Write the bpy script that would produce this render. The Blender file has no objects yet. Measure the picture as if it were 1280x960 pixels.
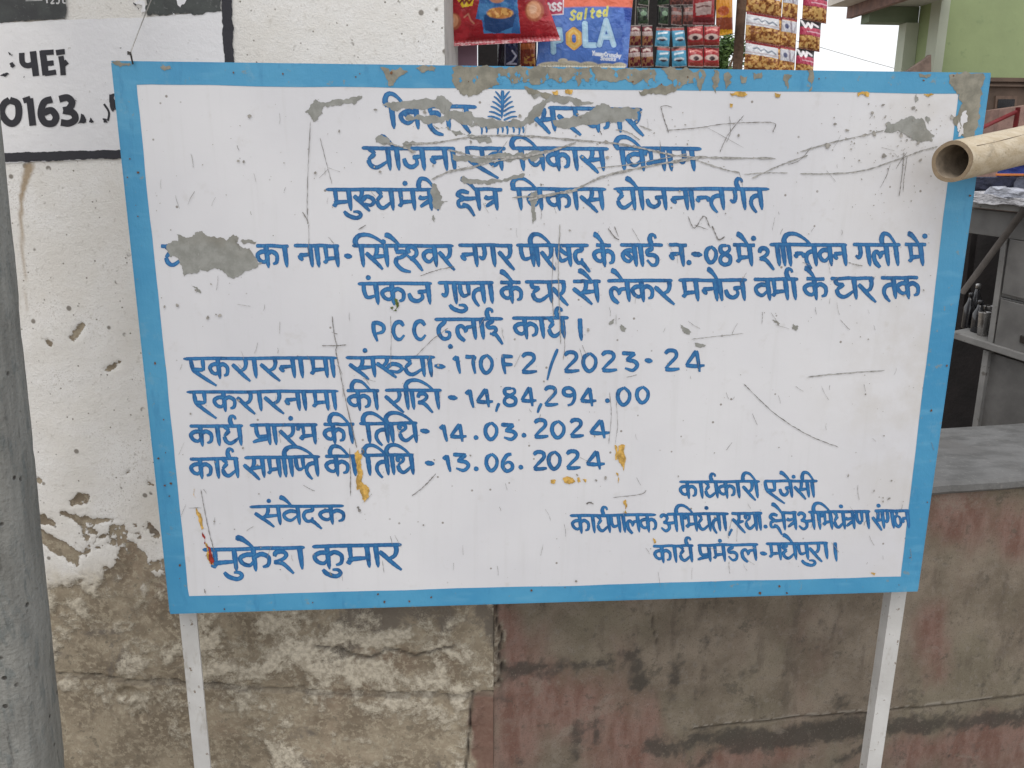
import bpy, bmesh, math, random
import numpy as np
from mathutils import Vector, Matrix
from mathutils.geometry import delaunay_2d_cdt
rnd = random.Random(7)
S = bpy.context.scene
C = S.collection

# ------------------------------------------------------------------ camera
CAM = np.array([-0.2040, -1.5523, 1.60])
PITCH, YAW, ROLL, FPX = 0.2620, 0.0733, -0.0068, 1083.5
ZB = 1.60 - 0.8687            # bottom of the board
BW, BH = 1.5, 1.0056
def cam_axes(p, y, r):
    cp, sp, cy, sy = math.cos(p), math.sin(p), math.cos(y), math.sin(y)
    f = np.array([sy*cp, cy*cp, -sp]); rt = np.array([cy, -sy, 0.]); dn = np.cross(f, rt)
    c, s = math.cos(r), math.sin(r)
    return c*rt+s*dn, -s*rt+c*dn, f
RT, DN, FW = cam_axes(PITCH, YAW, ROLL)
cd = bpy.data.cameras.new('camera'); cam = bpy.data.objects.new('camera', cd); C.objects.link(cam)
cd.sensor_width = 36; cd.lens = FPX/1280*36; cd.clip_start = .01; cd.clip_end = 2000
cam.matrix_world = Matrix(((RT[0], -DN[0], -FW[0], CAM[0]), (RT[1], -DN[1], -FW[1], CAM[1]), (RT[2], -DN[2], -FW[2], CAM[2]), (0, 0, 0, 1)))
S.camera = cam
# ------------------------------------------------------------------ light
SUN_EL, SUN_AZ = math.radians(62), math.radians(200)
w = bpy.data.worlds.new('World'); S.world = w; w.use_nodes = True
nt = w.node_tree; bg = nt.nodes['Background']
sky = nt.nodes.new('ShaderNodeTexSky'); sky.sky_type = 'NISHITA'; sky.sun_disc = False
sky.sun_elevation = SUN_EL; sky.sun_rotation = SUN_AZ; sky.dust_density = 5; sky.air_density = 1.0; sky.ozone_density = .6
mxs = nt.nodes.new('ShaderNodeMix'); mxs.data_type = 'RGBA'; mxs.inputs[0].default_value = .82      # a closed pale cloud layer over the clear sky
nt.links.new(sky.outputs[0], mxs.inputs[6]); mxs.inputs[7].default_value = (8.6, 8.7, 8.9, 1)
nt.links.new(mxs.outputs[2], bg.inputs[0]); bg.inputs[1].default_value = .13
sl = bpy.data.lights.new('sun', 'SUN'); so = bpy.data.objects.new('sun', sl); C.objects.link(so)
sl.energy = .7; sl.angle = math.radians(35); sl.color = (1, .96, .9)
# direction towards the sun (Nishita: rotation measured from +Y, clockwise)
sd = Vector((math.sin(SUN_AZ)*math.cos(SUN_EL), math.cos(SUN_AZ)*math.cos(SUN_EL), math.sin(SUN_EL)))
so.rotation_euler = sd.to_track_quat('Z', 'Y').to_euler()
S.view_settings.view_transform = 'Standard'; S.view_settings.look = 'None'
S.view_settings.exposure = 0.22; S.view_settings.gamma = 1

# ------------------------------------------------------------------ geometry helpers
def ray(u, v):
    d = FW + RT*((u-640)/FPX) + DN*((v-480)/FPX)
    return d
class Plane:
    """a real plane in the scene: point, horizontal direction e1, up direction e2"""
    def __init__(s, p, ang=0.0, tilt=0.0):
        s.p = np.array(p, float); s.e1 = np.array([math.cos(ang), math.sin(ang), 0.])
        s.e2 = np.array([0, 0, 1.]); s.n = np.cross(s.e1, s.e2)      # n points to the camera side (-y)
    def at(s, u, v, off=0.0):
        d = ray(u, v); P0 = s.p + s.n*off
        t = np.dot(P0-CAM, s.n)/np.dot(d, s.n)
        return CAM + d*t
    def loc(s, u, v):
        q = s.at(u, v)-s.p
        return float(q@s.e1), float(q@s.e2)
    def pt(s, a, b, off=0.0):
        return s.p + s.e1*a + s.e2*b + s.n*off
def mesh(name, verts, faces, m, parent=None, smooth=False, cols=None):
    me = bpy.data.meshes.new(name)
    V = np.asarray(verts, float)
    if parent is not None: V = V - np.array(parent.location)
    me.from_pydata(V.tolist(), [], [list(map(int, f)) for f in faces])
    if isinstance(m, (list, tuple)):
        for q in m: me.materials.append(q)
    else: me.materials.append(m)
    if smooth: me.polygons.foreach_set('use_smooth', [True]*len(me.polygons))
    if cols is not None:
        a = me.color_attributes.new('print', 'FLOAT_COLOR', 'POINT')
        c4 = np.ones((len(V), 4), np.float32); c4[:, :3] = cols
        a.data.foreach_set('color', c4.ravel())
    me.update()
    o = bpy.data.objects.new(name, me); C.objects.link(o)
    if parent is not None: o.parent = parent
    return o
def empty(name, loc):
    o = bpy.data.objects.new(name, None); C.objects.link(o); o.location = tuple(float(x) for x in loc); o.empty_display_size = .1
    return o
def tag(o, label, cat, group=None):
    o['label'] = label; o['category'] = cat
    if group: o['group'] = group
    return o
def slab(name, poly, vec, m, parent=None, bevel=0.0):
    """polygon (3D points) extruded along vec"""
    n = len(poly); P = [np.array(p, float) for p in poly]; v = np.array(vec, float)
    V = P+[p+v for p in P]
    nn = sum((np.cross(P[i]-P[0], P[i+1]-P[0]) for i in range(1, n-1)), np.zeros(3))
    F = [list(range(n))[::-1], [n+i for i in range(n)]]+[[i, (i+1) % n, n+(i+1) % n, n+i] for i in range(n)]
    if np.dot(nn, v) < 0: F = [f[::-1] for f in F]
    o = mesh(name, V, F, m, parent)
    if bevel:
        bm = bmesh.new(); bm.from_mesh(o.data)
        bmesh.ops.bevel(bm, geom=bm.edges[:], offset=bevel, segments=2, affect='EDGES', profile=.5)
        bm.to_mesh(o.data); bm.free()
    return o
def box(name, c, size, m, parent=None, bevel=0.0, ang=0.0):
    x, y, z = [s/2 for s in size]; ca, sa = math.cos(ang), math.sin(ang)
    P = [np.array([c[0]+ca*a-sa*b, c[1]+sa*a+ca*b, c[2]-z]) for a, b in ((-x, -y), (x, -y), (x, y), (-x, y))]
    return slab(name, P, (0, 0, 2*z), m, parent, bevel)
def tube(name, pts, radii, m, parent=None, n=16, caps=True):
    P = [np.array(p, float) for p in pts]
    if not hasattr(radii, '__len__'): radii = [radii]*len(P)
    V = []; F = []
    for i, p in enumerate(P):
        d = P[min(i+1, len(P)-1)]-P[max(i-1, 0)]; d /= np.linalg.norm(d)
        a = np.cross(d, [0, 0, 1.]);
        if np.linalg.norm(a) < .05: a = np.cross(d, [1., 0, 0])
        a /= np.linalg.norm(a); b = np.cross(d, a)
        for k in range(n):
            t = 2*math.pi*k/n; V.append(p+radii[i]*(math.cos(t)*a+math.sin(t)*b))
    for i in range(len(P)-1):
        for k in range(n): F.append([i*n+k, i*n+(k+1) % n, (i+1)*n+(k+1) % n, (i+1)*n+k])
    if caps: F += [list(range(n)), [(len(P)-1)*n+k for k in range(n)][::-1]]
    F = [f[::-1] for f in F]
    return mesh(name, V, F, m, parent, smooth=n > 8)

def hsh(ix, iy, seed):
    h = (ix.astype(np.int64)*374761393 + iy.astype(np.int64)*668265263 + seed*974711) & 0xffffffff
    h = ((h ^ (h >> 13))*1274126177) & 0xffffffff
    return ((h ^ (h >> 16)) & 0xffff)/65535.0
def vnoise(x, y, seed=0):
    ix = np.floor(x); iy = np.floor(y); fx = x-ix; fy = y-iy
    fx = fx*fx*(3-2*fx); fy = fy*fy*(3-2*fy)
    a = hsh(ix, iy, seed); b = hsh(ix+1, iy, seed); c = hsh(ix, iy+1, seed); d = hsh(ix+1, iy+1, seed)
    return (a*(1-fx)+b*fx)*(1-fy)+(c*(1-fx)+d*fx)*fy
def fbm(x, y, seed=0, o=4):
    r = 0; a = .5
    for i in range(o): r = r+a*vnoise(x*2**i, y*2**i, seed+i*17); a *= .5
    return r/(1-.5**o)
def sst(e0, e1, x):
    t = np.clip((x-e0)/(e1-e0), 0, 1); return t*t*(3-2*t)
def dseg(X, Y, pts):
    """distance from points to a polyline"""
    d = np.full(X.shape, 1e9)
    for (x0, y0), (x1, y1) in zip(pts[:-1], pts[1:]):
        dx, dy = x1-x0, y1-y0; L = dx*dx+dy*dy+1e-12
        t = np.clip(((X-x0)*dx+(Y-y0)*dy)/L, 0, 1)
        d = np.minimum(d, np.hypot(X-x0-t*dx, Y-y0-t*dy))
    return d
def inpoly(X, Y, pts):
    r = np.zeros(X.shape, bool); n = len(pts)
    for i in range(n):
        x0, y0 = pts[i]; x1, y1 = pts[(i+1) % n]
        if y0 == y1: continue
        c = ((y0 > Y) != (y1 > Y)) & (X < (x1-x0)*(Y-y0)/(y1-y0)+x0)
        r ^= c
    return r

# ------------------------------------------------------------------ material helpers
class NB:
    def __init__(s, name):
        s.m = bpy.data.materials.new(name); s.m.use_nodes = True; s.t = s.m.node_tree; s.b = s.t.nodes['Principled BSDF']
        s.tc = s.t.nodes.new('ShaderNodeTexCoord')
    def node(s, ty, **k):
        n = s.t.nodes.new(ty)
        for a, b in k.items(): setattr(n, a, b)
        return n
    def set(s, inp, v):
        if hasattr(v, 'is_linked') or hasattr(v, 'links'): s.t.links.new(v, inp)
        else:
            if hasattr(v, '__len__') and len(v) == 3 and inp.type == 'RGBA': v = (*v, 1)
            inp.default_value = v
    def noise(s, scale, detail=4, rough=.55, vec=None, stretch=None, col=False, dist=0):
        n = s.node('ShaderNodeTexNoise'); n.inputs['Scale'].default_value = scale; n.inputs['Detail'].default_value = detail
        n.inputs['Roughness'].default_value = rough; n.inputs['Distortion'].default_value = dist
        v = vec or s.tc.outputs['Object']
        if stretch:
            mp = s.node('ShaderNodeMapping'); mp.inputs['Scale'].default_value = stretch; s.t.links.new(v, mp.inputs[0]); v = mp.outputs[0]
        s.t.links.new(v, n.inputs['Vector'])
        return n.outputs['Color' if col else 'Fac']
    def voro(s, scale, feature='F1'):
        n = s.node('ShaderNodeTexVoronoi', feature=feature); n.inputs['Scale'].default_value = scale
        s.t.links.new(s.tc.outputs['Object'], n.inputs['Vector']); return n.outputs['Distance']
    def ramp(s, v, a, b, lo=0.0, hi=1.0):
        n = s.node('ShaderNodeMapRange', interpolation_type='SMOOTHSTEP')
        s.set(n.inputs['Value'], v)
        for k, q in zip(('From Min', 'From Max', 'To Min', 'To Max'), (a, b, lo, hi)): s.set(n.inputs[k], q)
        return n.outputs[0]
    def math(s, op, a, b=0.0):
        n = s.node('ShaderNodeMath', operation=op); s.set(n.inputs[0], a); s.set(n.inputs[1], b); return n.outputs[0]
    def mix(s, f, a, b, mode='MIX'):
        n = s.node('ShaderNodeMix', data_type='RGBA', blend_type=mode)
        s.set(n.inputs[0], f); s.set(n.inputs[6], a); s.set(n.inputs[7], b); return n.outputs[2]
    def attr(s, name, col=False):
        n = s.node('ShaderNodeAttribute', attribute_name=name); return n.outputs['Color' if col else 'Fac']
    def bump(s, h, dist=.002, strength=1.0):
        n = s.node('ShaderNodeBump'); n.inputs['Distance'].default_value = dist; n.inputs['Strength'].default_value = strength
        s.t.links.new(h, n.inputs['Height']); s.t.links.new(n.outputs[0], s.b.inputs['Normal'])
    def fin(s, col=None, rough=None, metal=None, spec=None):
        if col is not None: s.set(s.b.inputs['Base Color'], col)
        if rough is not None: s.set(s.b.inputs['Roughness'], rough)
        if metal is not None: s.set(s.b.inputs['Metallic'], metal)
        if spec is not None: s.set(s.b.inputs['Specular IOR Level'], spec)
        return s.m
def simple(name, c, rough=.6, var=.25, scale=20, metal=0, bump=0.0006, spec=.4, dark=None):
    b = NB(name); c = np.array(c)
    n1 = b.noise(scale, 5); n2 = b.noise(scale*6, 3)
    col = b.mix(b.ramp(n1, .3, .7), tuple(c*(1-var)), tuple(np.minimum(c*(1+var), .95)))
    if dark is not None: col = b.mix(b.ramp(n2, .6, .72), col, dark)
    if bump: b.bump(n2, bump)
    return b.fin(col, b.ramp(n1, .2, .8, rough-.08, rough+.1), metal, spec)

# ------------------------------------------------------------------ materials
def m_board_white():
    b = NB('board_white_enamel')
    n1 = b.noise(2.2, 4); n2 = b.noise(28, 5, .6); n3 = b.noise(6, 4, .6, stretch=(9, 1, .5))
    col = b.mix(b.ramp(n1, .3, .7), (.645, .65, .685), (.725, .73, .755))
    col = b.mix(b.ramp(n3, .52, .75, 0, .15), col, (.50, .50, .48))
    col = b.mix(b.ramp(n2, .60, .80, 0, .35), col, (.48, .46, .42))
    sp = b.node('ShaderNodeSeparateXYZ'); b.t.links.new(b.tc.outputs['Object'], sp.inputs[0])
    d1 = b.ramp(b.math('ADD', sp.outputs[0], b.math('MULTIPLY', n1, .5)), .72, 1.05, 0, .5)    # grime on the right side
    col = b.mix(b.math('MULTIPLY', d1, b.ramp(b.noise(9, 5, .65), .35, .65)), col, (.52, .49, .44))
    vs = b.voro(34)
    k = b.math('MULTIPLY', b.ramp(vs, .10, .05), b.ramp(b.noise(15, 2), .5, .58))
    col = b.mix(k, col, (.28, .26, .24))
    b.bump(n2, .0004)
    return b.fin(col, b.ramp(n2, .3, .7, .42, .58), 0, .4)
def m_board_blue():
    b = NB('border_blue_enamel')
    n1 = b.noise(5, 4); n2 = b.noise(60, 4, .6); n3 = b.noise(14, 3, .5, stretch=(1, 1, 4))
    col = b.mix(b.ramp(n1, .3, .7), (.052, .275, .50), (.085, .34, .56))
    col = b.mix(b.ramp(n3, .55, .75, 0, .35), col, (.14, .40, .60))
    st = b.noise(40, 4, .7, stretch=(1, 1, .25)); col = b.mix(b.ramp(st, .55, .72, 0, .4), col, (.035, .20, .40)); col = b.mix(b.ramp(b.noise(22, 5, .7), .58, .72, 0, .35), col, (.20, .38, .50))
    col = b.mix(b.ramp(n2, .64, .72, 0, .75), col, (.22, .27, .27))
    b.bump(b.math('ADD', n2, st), .0008)
    return b.fin(col, .42, 0, .45)
def m_letter():
    b = NB('lettering_blue_paint')
    n1 = b.noise(70, 3); n2 = b.noise(160, 4, .7, stretch=(1.6, 1, .5)); n3 = b.noise(4, 2)
    col = b.mix(b.ramp(n1, .35, .65), (.018, .125, .335), (.028, .175, .43))
    col = b.mix(b.ramp(n2, .55, .75, 0, .75), col, (.065, .27, .50))
    col = b.mix(b.ramp(n1, .42, .25, 0, .8), col, (.010, .055, .15))
    k = b.attr('print')
    col = b.mix(b.math('MULTIPLY', b.ramp(k, .25, .9), b.ramp(n2, .38, .60, 0, .6)), col, (.060, .25, .48))      # thin paint in the middle of a stroke
    col = b.mix(b.math('MULTIPLY', b.ramp(k, .35, .05), b.ramp(n1, .4, .6, .1, .75)), col, (.008, .06, .19))       # paint gathered at its edges
    return b.fin(b.mix(b.ramp(n3, .4, .6, 0, .3), col, (.012, .085, .23)), .42, 0, .45)
def m_peel(name='bare_grey_primer', a=(.24, .245, .225), c=(.33, .335, .315)):
    b = NB(name)
    n1 = b.noise(60, 5, .65); n2 = b.noise(14, 3)
    col = b.mix(b.ramp(n1, .3, .7), a, c)
    col = b.mix(b.ramp(n2, .5, .75, 0, .45), col, (.20, .18, .14))
    b.bump(n1, .0004)
    return b.fin(col, .55, 0, .4)
WHITE = m_board_white(); BLUE = m_board_blue(); LETTER = m_letter(); PEEL = m_peel()
PEEL_B = m_peel('grey_brown_primer', (.19, .185, .15), (.31, .295, .24))
SCR = simple('scratch_grey', (.34, .335, .32), .6, .35, 200, bump=0)
SCRD = simple('scratch_dark', (.21, .20, .19), .7, .4, 150, bump=0)
SPECK = simple('speck_grey_brown', (.33, .315, .29), .7, .35, 90, bump=0)
RUST = simple('rust_yellow', (.58, .36, .09), .7, .35, 120, bump=0, dark=(.3, .13, .03))
RUSTR = simple('rust_red_streak', (.30, .03, .02), .6, .35, 120, bump=0)
_b = NB('post_white_paint'); _n = _b.noise(9, 5, .6); _m = _b.noise(70, 5, .7); _v = _b.noise(26, 4, .7, stretch=(1, 1, .35))
_c = _b.mix(_b.ramp(_n, .3, .7), (.52, .515, .50), (.63, .63, .62)); _c = _b.mix(_b.ramp(_v, .56, .70, 0, .55), _c, (.36, .33, .28)); _c = _b.mix(_b.ramp(_m, .62, .68), _c, (.20, .15, .11)); _b.bump(_m, .0008)
POSTW = _b.fin(_c, .5, 0, .4)
STEEL = simple('grey_steel_edge', (.30, .32, .33), .5, .2, 40)
BLACKP = NB('black_wall_paint'); _n = BLACKP.noise(60, 5, .7)
BLACKP.bump(_n, .001); BLACKP = BLACKP.fin(BLACKP.mix(BLACKP.ramp(_n, .70, .76), (.028, .028, .036), (.35, .34, .33)), .7)
DARKPOST = NB('dark_poster_print'); _n = DARKPOST.noise(14, 5, .6); _n2 = DARKPOST.noise(150, 3)
DARKPOST.bump(_n2, .0005)
DARKPOST = DARKPOST.fin(DARKPOST.mix(DARKPOST.ramp(_n2, .62, .72, 0, .5), DARKPOST.mix(DARKPOST.ramp(_n, .35, .65), (.038, .040, .042), (.075, .085, .080)), (.2, .21, .2)), .6)
POSTER = NB('whitewashed_panel'); _n = POSTER.noise(5, 5, .6); _n2 = POSTER.noise(70, 5, .65)
_c = POSTER.mix(POSTER.ramp(_n, .3, .7), (.77, .77, .79), (.84, .84, .85))
_c = POSTER.mix(POSTER.ramp(_n2, .64, .72, 0, .6), _c, (.42, .40, .37)); POSTER.bump(_n2, .0012)
POSTER = POSTER.fin(_c, .7, 0, .3)
PRINT = NB('printed_foil'); _n = PRINT.noise(55, 3, .6, dist=.6); PRINT.bump(_n, .004, .7)
PRINT = PRINT.fin(PRINT.attr('print', True), .20, 0, .6)
CLOTHW = simple('plain_matt', (.3, .3, .3), .8)

# ------------------------------------------------------------------ planes of the place
BOARD = Plane((0, 0, 0))
RIDGE = Plane((0, .13, 0)).at(617, 850)
RX, RY = RIDGE[0], RIDGE[1]
LW = Plane((RX, RY, 0), math.radians(-7.0))        # left wall: runs back to the left
CW = Plane((RX, RY, 0), math.radians(7.5))         # counter wall: runs back to the right
PH = BOARD.at(190, 300)

# ================================================================== project board
board = empty('project_board', (0, 0.02, 0))
tag(board, 'large white metal signboard with sky blue border and blue hand painted Hindi lettering', 'signboard')
def bp(u, v, off): return BOARD.at(u, v, off)
TL, TR, BR, BL = (141, 78), (1237, 93), (1146, 738), (214, 766)
def grid_sheet():
    c = [BOARD.loc(*p) for p in (BL, BR, TR, TL)]
    x0, x1 = -BW/2, BW/2; z0, z1 = ZB, ZB+BH
    V = []; nx, nz = 60, 40; F = []
    for j in range(nz+1):
        for i in range(nx+1):
            x = x0+(x1-x0)*i/nx; z = z0+(z1-z0)*j/nz
            V.append((x, 0, z))
    for j in range(nz):
        for i in range(nx):
            a = j*(nx+1)+i; F.append([a, a+1, a+nx+2, a+nx+1])
    mesh('face_sheet', V, F, WHITE, board)
grid_sheet()
X0, X1, Z0, Z1 = -BW/2, BW/2, ZB, ZB+BH
# folded edge, returns and the angle-iron frame behind
for nm, c, s in (('edge_return', (0, .0085, Z1+.001), (BW+.004, .017, .003)), ('edge_return', (0, .0085, Z0-.001), (BW+.004, .017, .003)),
                 ('edge_return', (X0-.0015, .0085, (Z0+Z1)/2), (.003, .016, BH-.002)), ('edge_return', (X1+.0015, .0085, (Z0+Z1)/2), (.003, .016, BH-.002))):
    box(nm, c, s, BLUE, board)
for c, s in (((0, .022, Z1-.015), (BW-.02, .025, .025)), ((0, .022, Z0+.015), (BW-.02, .025, .025)), ((0, .022, (Z0+Z1)/2), (BW-.06, .02, .025))):
    box('frame_rail', c, s, STEEL, board)
# border: mitred strips from the photograph's inner rectangle
inner = [BOARD.loc(*p) for p in ((171, 106), (1198, 117), (1126, 720.5), (236.5, 745))]
outer = [(X0, Z1), (X1, Z1), (X1, Z0), (X0, Z0)]
def wob_line(a, b, n=60, amp=.0017, seed=1):
    t = np.linspace(0, 1, n); a = np.array(a); b = np.array(b); d = b-a; L = np.hypot(*d); nn = np.array([-d[1], d[0]])/L
    w_ = (fbm(t*L*9, t*0+seed, seed, 3)-.5)*2*amp
    w_[0] = w_[-1] = 0
    return a+t[:, None]*d+w_[:, None]*nn
for i in range(4):
    A = wob_line(inner[i], inner[(i+1) % 4], seed=i+3); B = wob_line(outer[i], outer[(i+1) % 4], amp=0)
    n = len(A); V = [(p[0], -.0004, p[1]) for p in A]+[(p[0], -.0004, p[1]) for p in B]
    F = [[k, k+1, n+k+1, n+k] for k in range(n-1)]
    mesh('border_strip', V, F, BLUE, board)
# posts: two angle posts behind the board, down to the ground
for (ut, ub, hw) in ((231.5, 250, .0165), (1128.5, 1097, .0165)):
    x = BOARD.at(ut, 766 if ut < 600 else 741, -.022)[0]; x2 = BOARD.at(ub, 958, -.022)[0]
    k = (x2-x)/.4*0
    xc = (x+x2)/2
    zb = -.1; zt = Z1-.05
    lean = (x2-x)/(BOARD.at(ut, 750, -.022)[2]-BOARD.at(ub, 958, -.022)[2])
    P = []
    def xa(z): return x+(BOARD.at(ut, 750, -.022)[2]-z)*lean
    prof = [(-hw, .036), (hw, .036), (hw, .042), (-hw+.006, .042), (-hw+.006, .066), (-hw, .066)]
    V = [(xa(zb)+a, b, zb) for a, b in prof]+[(xa(zt)+a, b, zt) for a, b in prof]
    F = [[i, (i+1) % 6, 6+(i+1) % 6, 6+i] for i in range(6)]+[[5, 4, 3, 2, 1, 0], [6, 7, 8, 9, 10, 11]]
    mesh('post', V, F, POSTW, board)

# ---------------- lettering: brush strokes
G = {}
def g(n, *st): G[n] = [list(s) for s in st]
V1 = [(1, 0), (1, 1)]
g('k', [(.5, 0), (.5, .5), (.5, 1.02)], [(.5, .28), (.25, .27), (.04, .42), (.12, .66), (.34, .74), (.5, .52)], [(.5, .40), (.74, .26), (.97, .42), (.93, .74), (.74, .84)])
g('r', [(0, .28), (.28, .52), (.6, .82), (1, 1.14)], [(.84, 0), (.86, .25), (.72, .5), (.4, .62)])
g('n', [(.0, .44), (.4, .42), (1, .38)], [(.02, .42), (.12, .58), (.3, .66)], V1)
g('m', [(.2, 0), (.2, .35), (.2, .74)], [(.0, .66), (.18, .80)], [(.05, .62), (.5, .58), (1, .56)], V1)
g('y', [(.08, 0), (.38, .24)], [(.38, .24), (.0, .52)], [(.0, .52), (.12, .78), (.42, .86), (1, .56)], V1)
g('j', [(.0, .46), (.1, .74), (.38, .84), (.66, .68), (.62, .42)], [(.45, .42), (1, .36)], V1)
g('t', [(1, .34), (.62, .32), (.24, .44), (.1, .68), (.24, .92), (.5, 1.12)], V1)
g('g', [(.42, 0), (.44, .36), (.28, .60), (.04, .50)], V1)
g('v', [(1, .30), (.5, .24), (.08, .40), (.14, .64), (.5, .74), (1, .46)], V1)
g('b', [(1, .30), (.5, .24), (.08, .40), (.14, .64), (.5, .74), (1, .46)], [(.3, .32), (.75, .62)], V1)
g('s', [(0, .32), (.22, .54), (.5, .82), (.74, 1.1)], [(.58, 0), (.56, .25), (.44, .48), (.24, .60)], [(.34, .52), (1, .46)], V1)
g('h', [(.38, 0), (.38, .30)], [(.3, .30), (.74, .28), (.84, .40), (.5, .56), (.32, .52)], [(.34, .54), (.26, .82), (.56, 1.12), (1, 1.22)])
g('S', [(.04, .38), (.12, .20), (.36, .17), (.48, .32), (.34, .50), (.0, .62)], [(.0, .62), (.32, .70), (.68, 1.16)], V1)
g('Sh', [(.22, .34), (.10, .16), (.4, .04), (.72, .2), (.66, .44), (.3, .56), (.0, .44)], [(.2, .56), (.55, .74), (1, 1.18)])
g('p', [(.12, 0), (.1, .36), (.3, .64), (1, .54)], V1)
g('X', [(.08, 0), (.04, .40), (.3, .72), (1, .56)], [(.10, .12), (.95, .5)], V1)
g('ph', [(.1, 0), (.1, .4), (.35, .62), (.9, .55)], [(.95, 0), (.95, .6)])
g('e', [(.02, 0), (.08, .5), (.28, .74), (.6, 1.02), (1, 1.34)], [(.04, .52), (.4, .54), (.55, .5)], [(.54, 0), (.54, .58)])
g('A', [(.02, .18), (.2, .02), (.44, .14), (.36, .36), (.16, .44)], [(.16, .44), (.46, .52), (.5, .78), (.26, .94), (.0, .74)], [(.42, .52), (.95, .46)], [(.95, 0), (.95, 1)])
g('D', [(.5, 0), (.5, .18), (.2, .26), (.22, .44), (.6, .46), (.84, .6), (.74, .86), (.4, .92), (.08, .68)])
g('Q', [(.5, 0), (.5, .14), (.14, .36), (.06, .66), (.3, .92), (.66, .88), (.76, .64), (.48, .58)])
g('I', [(.5, 0), (.46, .14), (.14, .24), (.2, .42), (.56, .42), (.66, .56), (.4, .72), (.2, .70)], [(.36, .74), (.62, .78), (1, 1.24)])
g('l', [(.38, 1.06), (.08, .8), (.04, .46), (.26, .32), (.44, .46), (.46, .66)], [(.46, .6), (.6, .40), (1, .36)], V1)
g('bh', [(-.08, .30), (-.04, .12), (.22, .08), (.28, .3), (.24, .70)], [(.0, .58), (.2, .76)], [(.05, .60), (1, .54)], V1)
g('th', [(.20, .30), (.04, .22), (.14, .08), (.40, .12), (.42, .28), (.02, .50)], [(.02, .50), (.12, .76), (.42, .86), (1, .54)], V1)
g('dh', [(.42, .22), (.16, .08), (.02, .24), (.34, .40)], [(.34, .40), (.02, .56), (.14, .80), (.46, .86), (1, .54)], V1)
g('d', [(.62, 0), (.6, .22), (.24, .30), (.1, .54), (.24, .80), (.5, .78), (.58, .6)], [(.42, .74), (.66, .9), (1, 1.24)])
g('gh', [(.02, .04), (.10, .24), (.44, .26)], [(.44, .26), (.04, .52)], [(.02, .50), (.12, .78), (.44, .86), (1, .54)], V1)
g('N', [(.05, 0), (.06, .46), (.26, .66), (.46, .5)], [(.5, 0), (.48, .6)], V1)
g('T', [(.5, 0), (.5, .22)], [(.5, .24), (.08, .4), (.08, .72), (.5, .88), (.92, .72), (.92, .4), (.5, .24)])
g('kh', [(0, .28), (.2, .46), (.5, .76), (.74, 1.02)], [(.44, 0), (.42, .22), (.2, .5)], [(.36, .58), (.62, .34), (.9, .40), (1, .58), (.8, .74), (.5, .66)])
g('tr', [(0, .34), (.3, .42), (1, .34)], [(1, .52), (.5, .66), (.02, .82)], V1)
g('pr', [(.3, 0), (.3, .36), (.44, .56), (1, .50)], [(.96, .66), (.4, .74), (.0, .84)], V1)
g('ks', [(.6, .16), (.26, .08), (.04, .24), (.3, .42), (.04, .56), (.06, .80), (.34, .82)], [(.3, .44), (.6, .44), (1, .4)], [(.2, .7), (.5, .84), (.72, 1.26)], V1)
g('nh', [(.0, .42), (.5, .40), (1, .38)], [(.02, .42), (.2, .62)], [(.9, .38), (1., .6)])
g('sh', [(0, .3), (.3, .52), (.6, .8), (1, 1.12)], [(.6, 0), (.6, .3), (.3, .6)], [(.4, .5), (1, .44)])
# digits and Latin capitals
g('0', [(.5, 0), (.1, .2), (.02, .6), (.3, .96), (.62, .98), (.94, .7), (.96, .3), (.6, .02), (.5, 0)])
g('1', [(.0, .25), (.5, .0)], [(.5, 0), (.7, .5), (1, 1)])
g('2', [(.05, .16), (.3, .0), (.7, .04), (.78, .3), (.4, .64), (.06, .92)], [(.06, .95), (.5, .97), (1, .92)])
g('3', [(.0, .04), (.5, .06), (.85, .04)], [(.85, .06), (.5, .28), (.28, .42)], [(.28, .42), (.8, .48), (1, .7), (.7, .96), (.2, .84)])
g('4', [(.56, 0), (.3, .36), (.02, .72)], [(.02, .72), (.5, .76), (1, .72)], [(.56, 0), (.64, .4), (.74, 1.05)])
g('6', [(.8, .02), (.4, .1), (.08, .44), (.06, .78), (.4, 1.0), (.84, .86), (.84, .6), (.5, .48), (.16, .62)])
g('7', [(.0, .07), (.45, .09), (.95, .04)], [(.95, .04), (.78, .4), (.98, 1.02)])
g('8', [(.6, .02), (.12, .06), (.1, .32), (.5, .46), (.94, .62), (.9, .92), (.4, 1.0), (.06, .84), (.12, .6), (.5, .44), (.88, .26), (.84, .06), (.6, .02)])
g('9', [(.9, .3), (.6, .44), (.16, .36), (.14, .08), (.56, .0), (.9, .2), (.94, .6), (.74, .9), (.4, 1.0)])
g('F', [(.0, .04), (.5, .06), (.9, .06)], [(.1, .06), (.14, .5), (.3, 1.04)], [(.14, .48), (.5, .5), (.86, .5)])
g('P', [(.1, .0), (.16, .5), (.45, 1.04)], [(.0, .04), (.5, .02), (.95, .2), (.9, .5), (.3, .62)])
g('C', [(.9, .24), (.6, .02), (.2, .12), (.04, .5), (.24, .88), (.6, .98), (.95, .74)])

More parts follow.
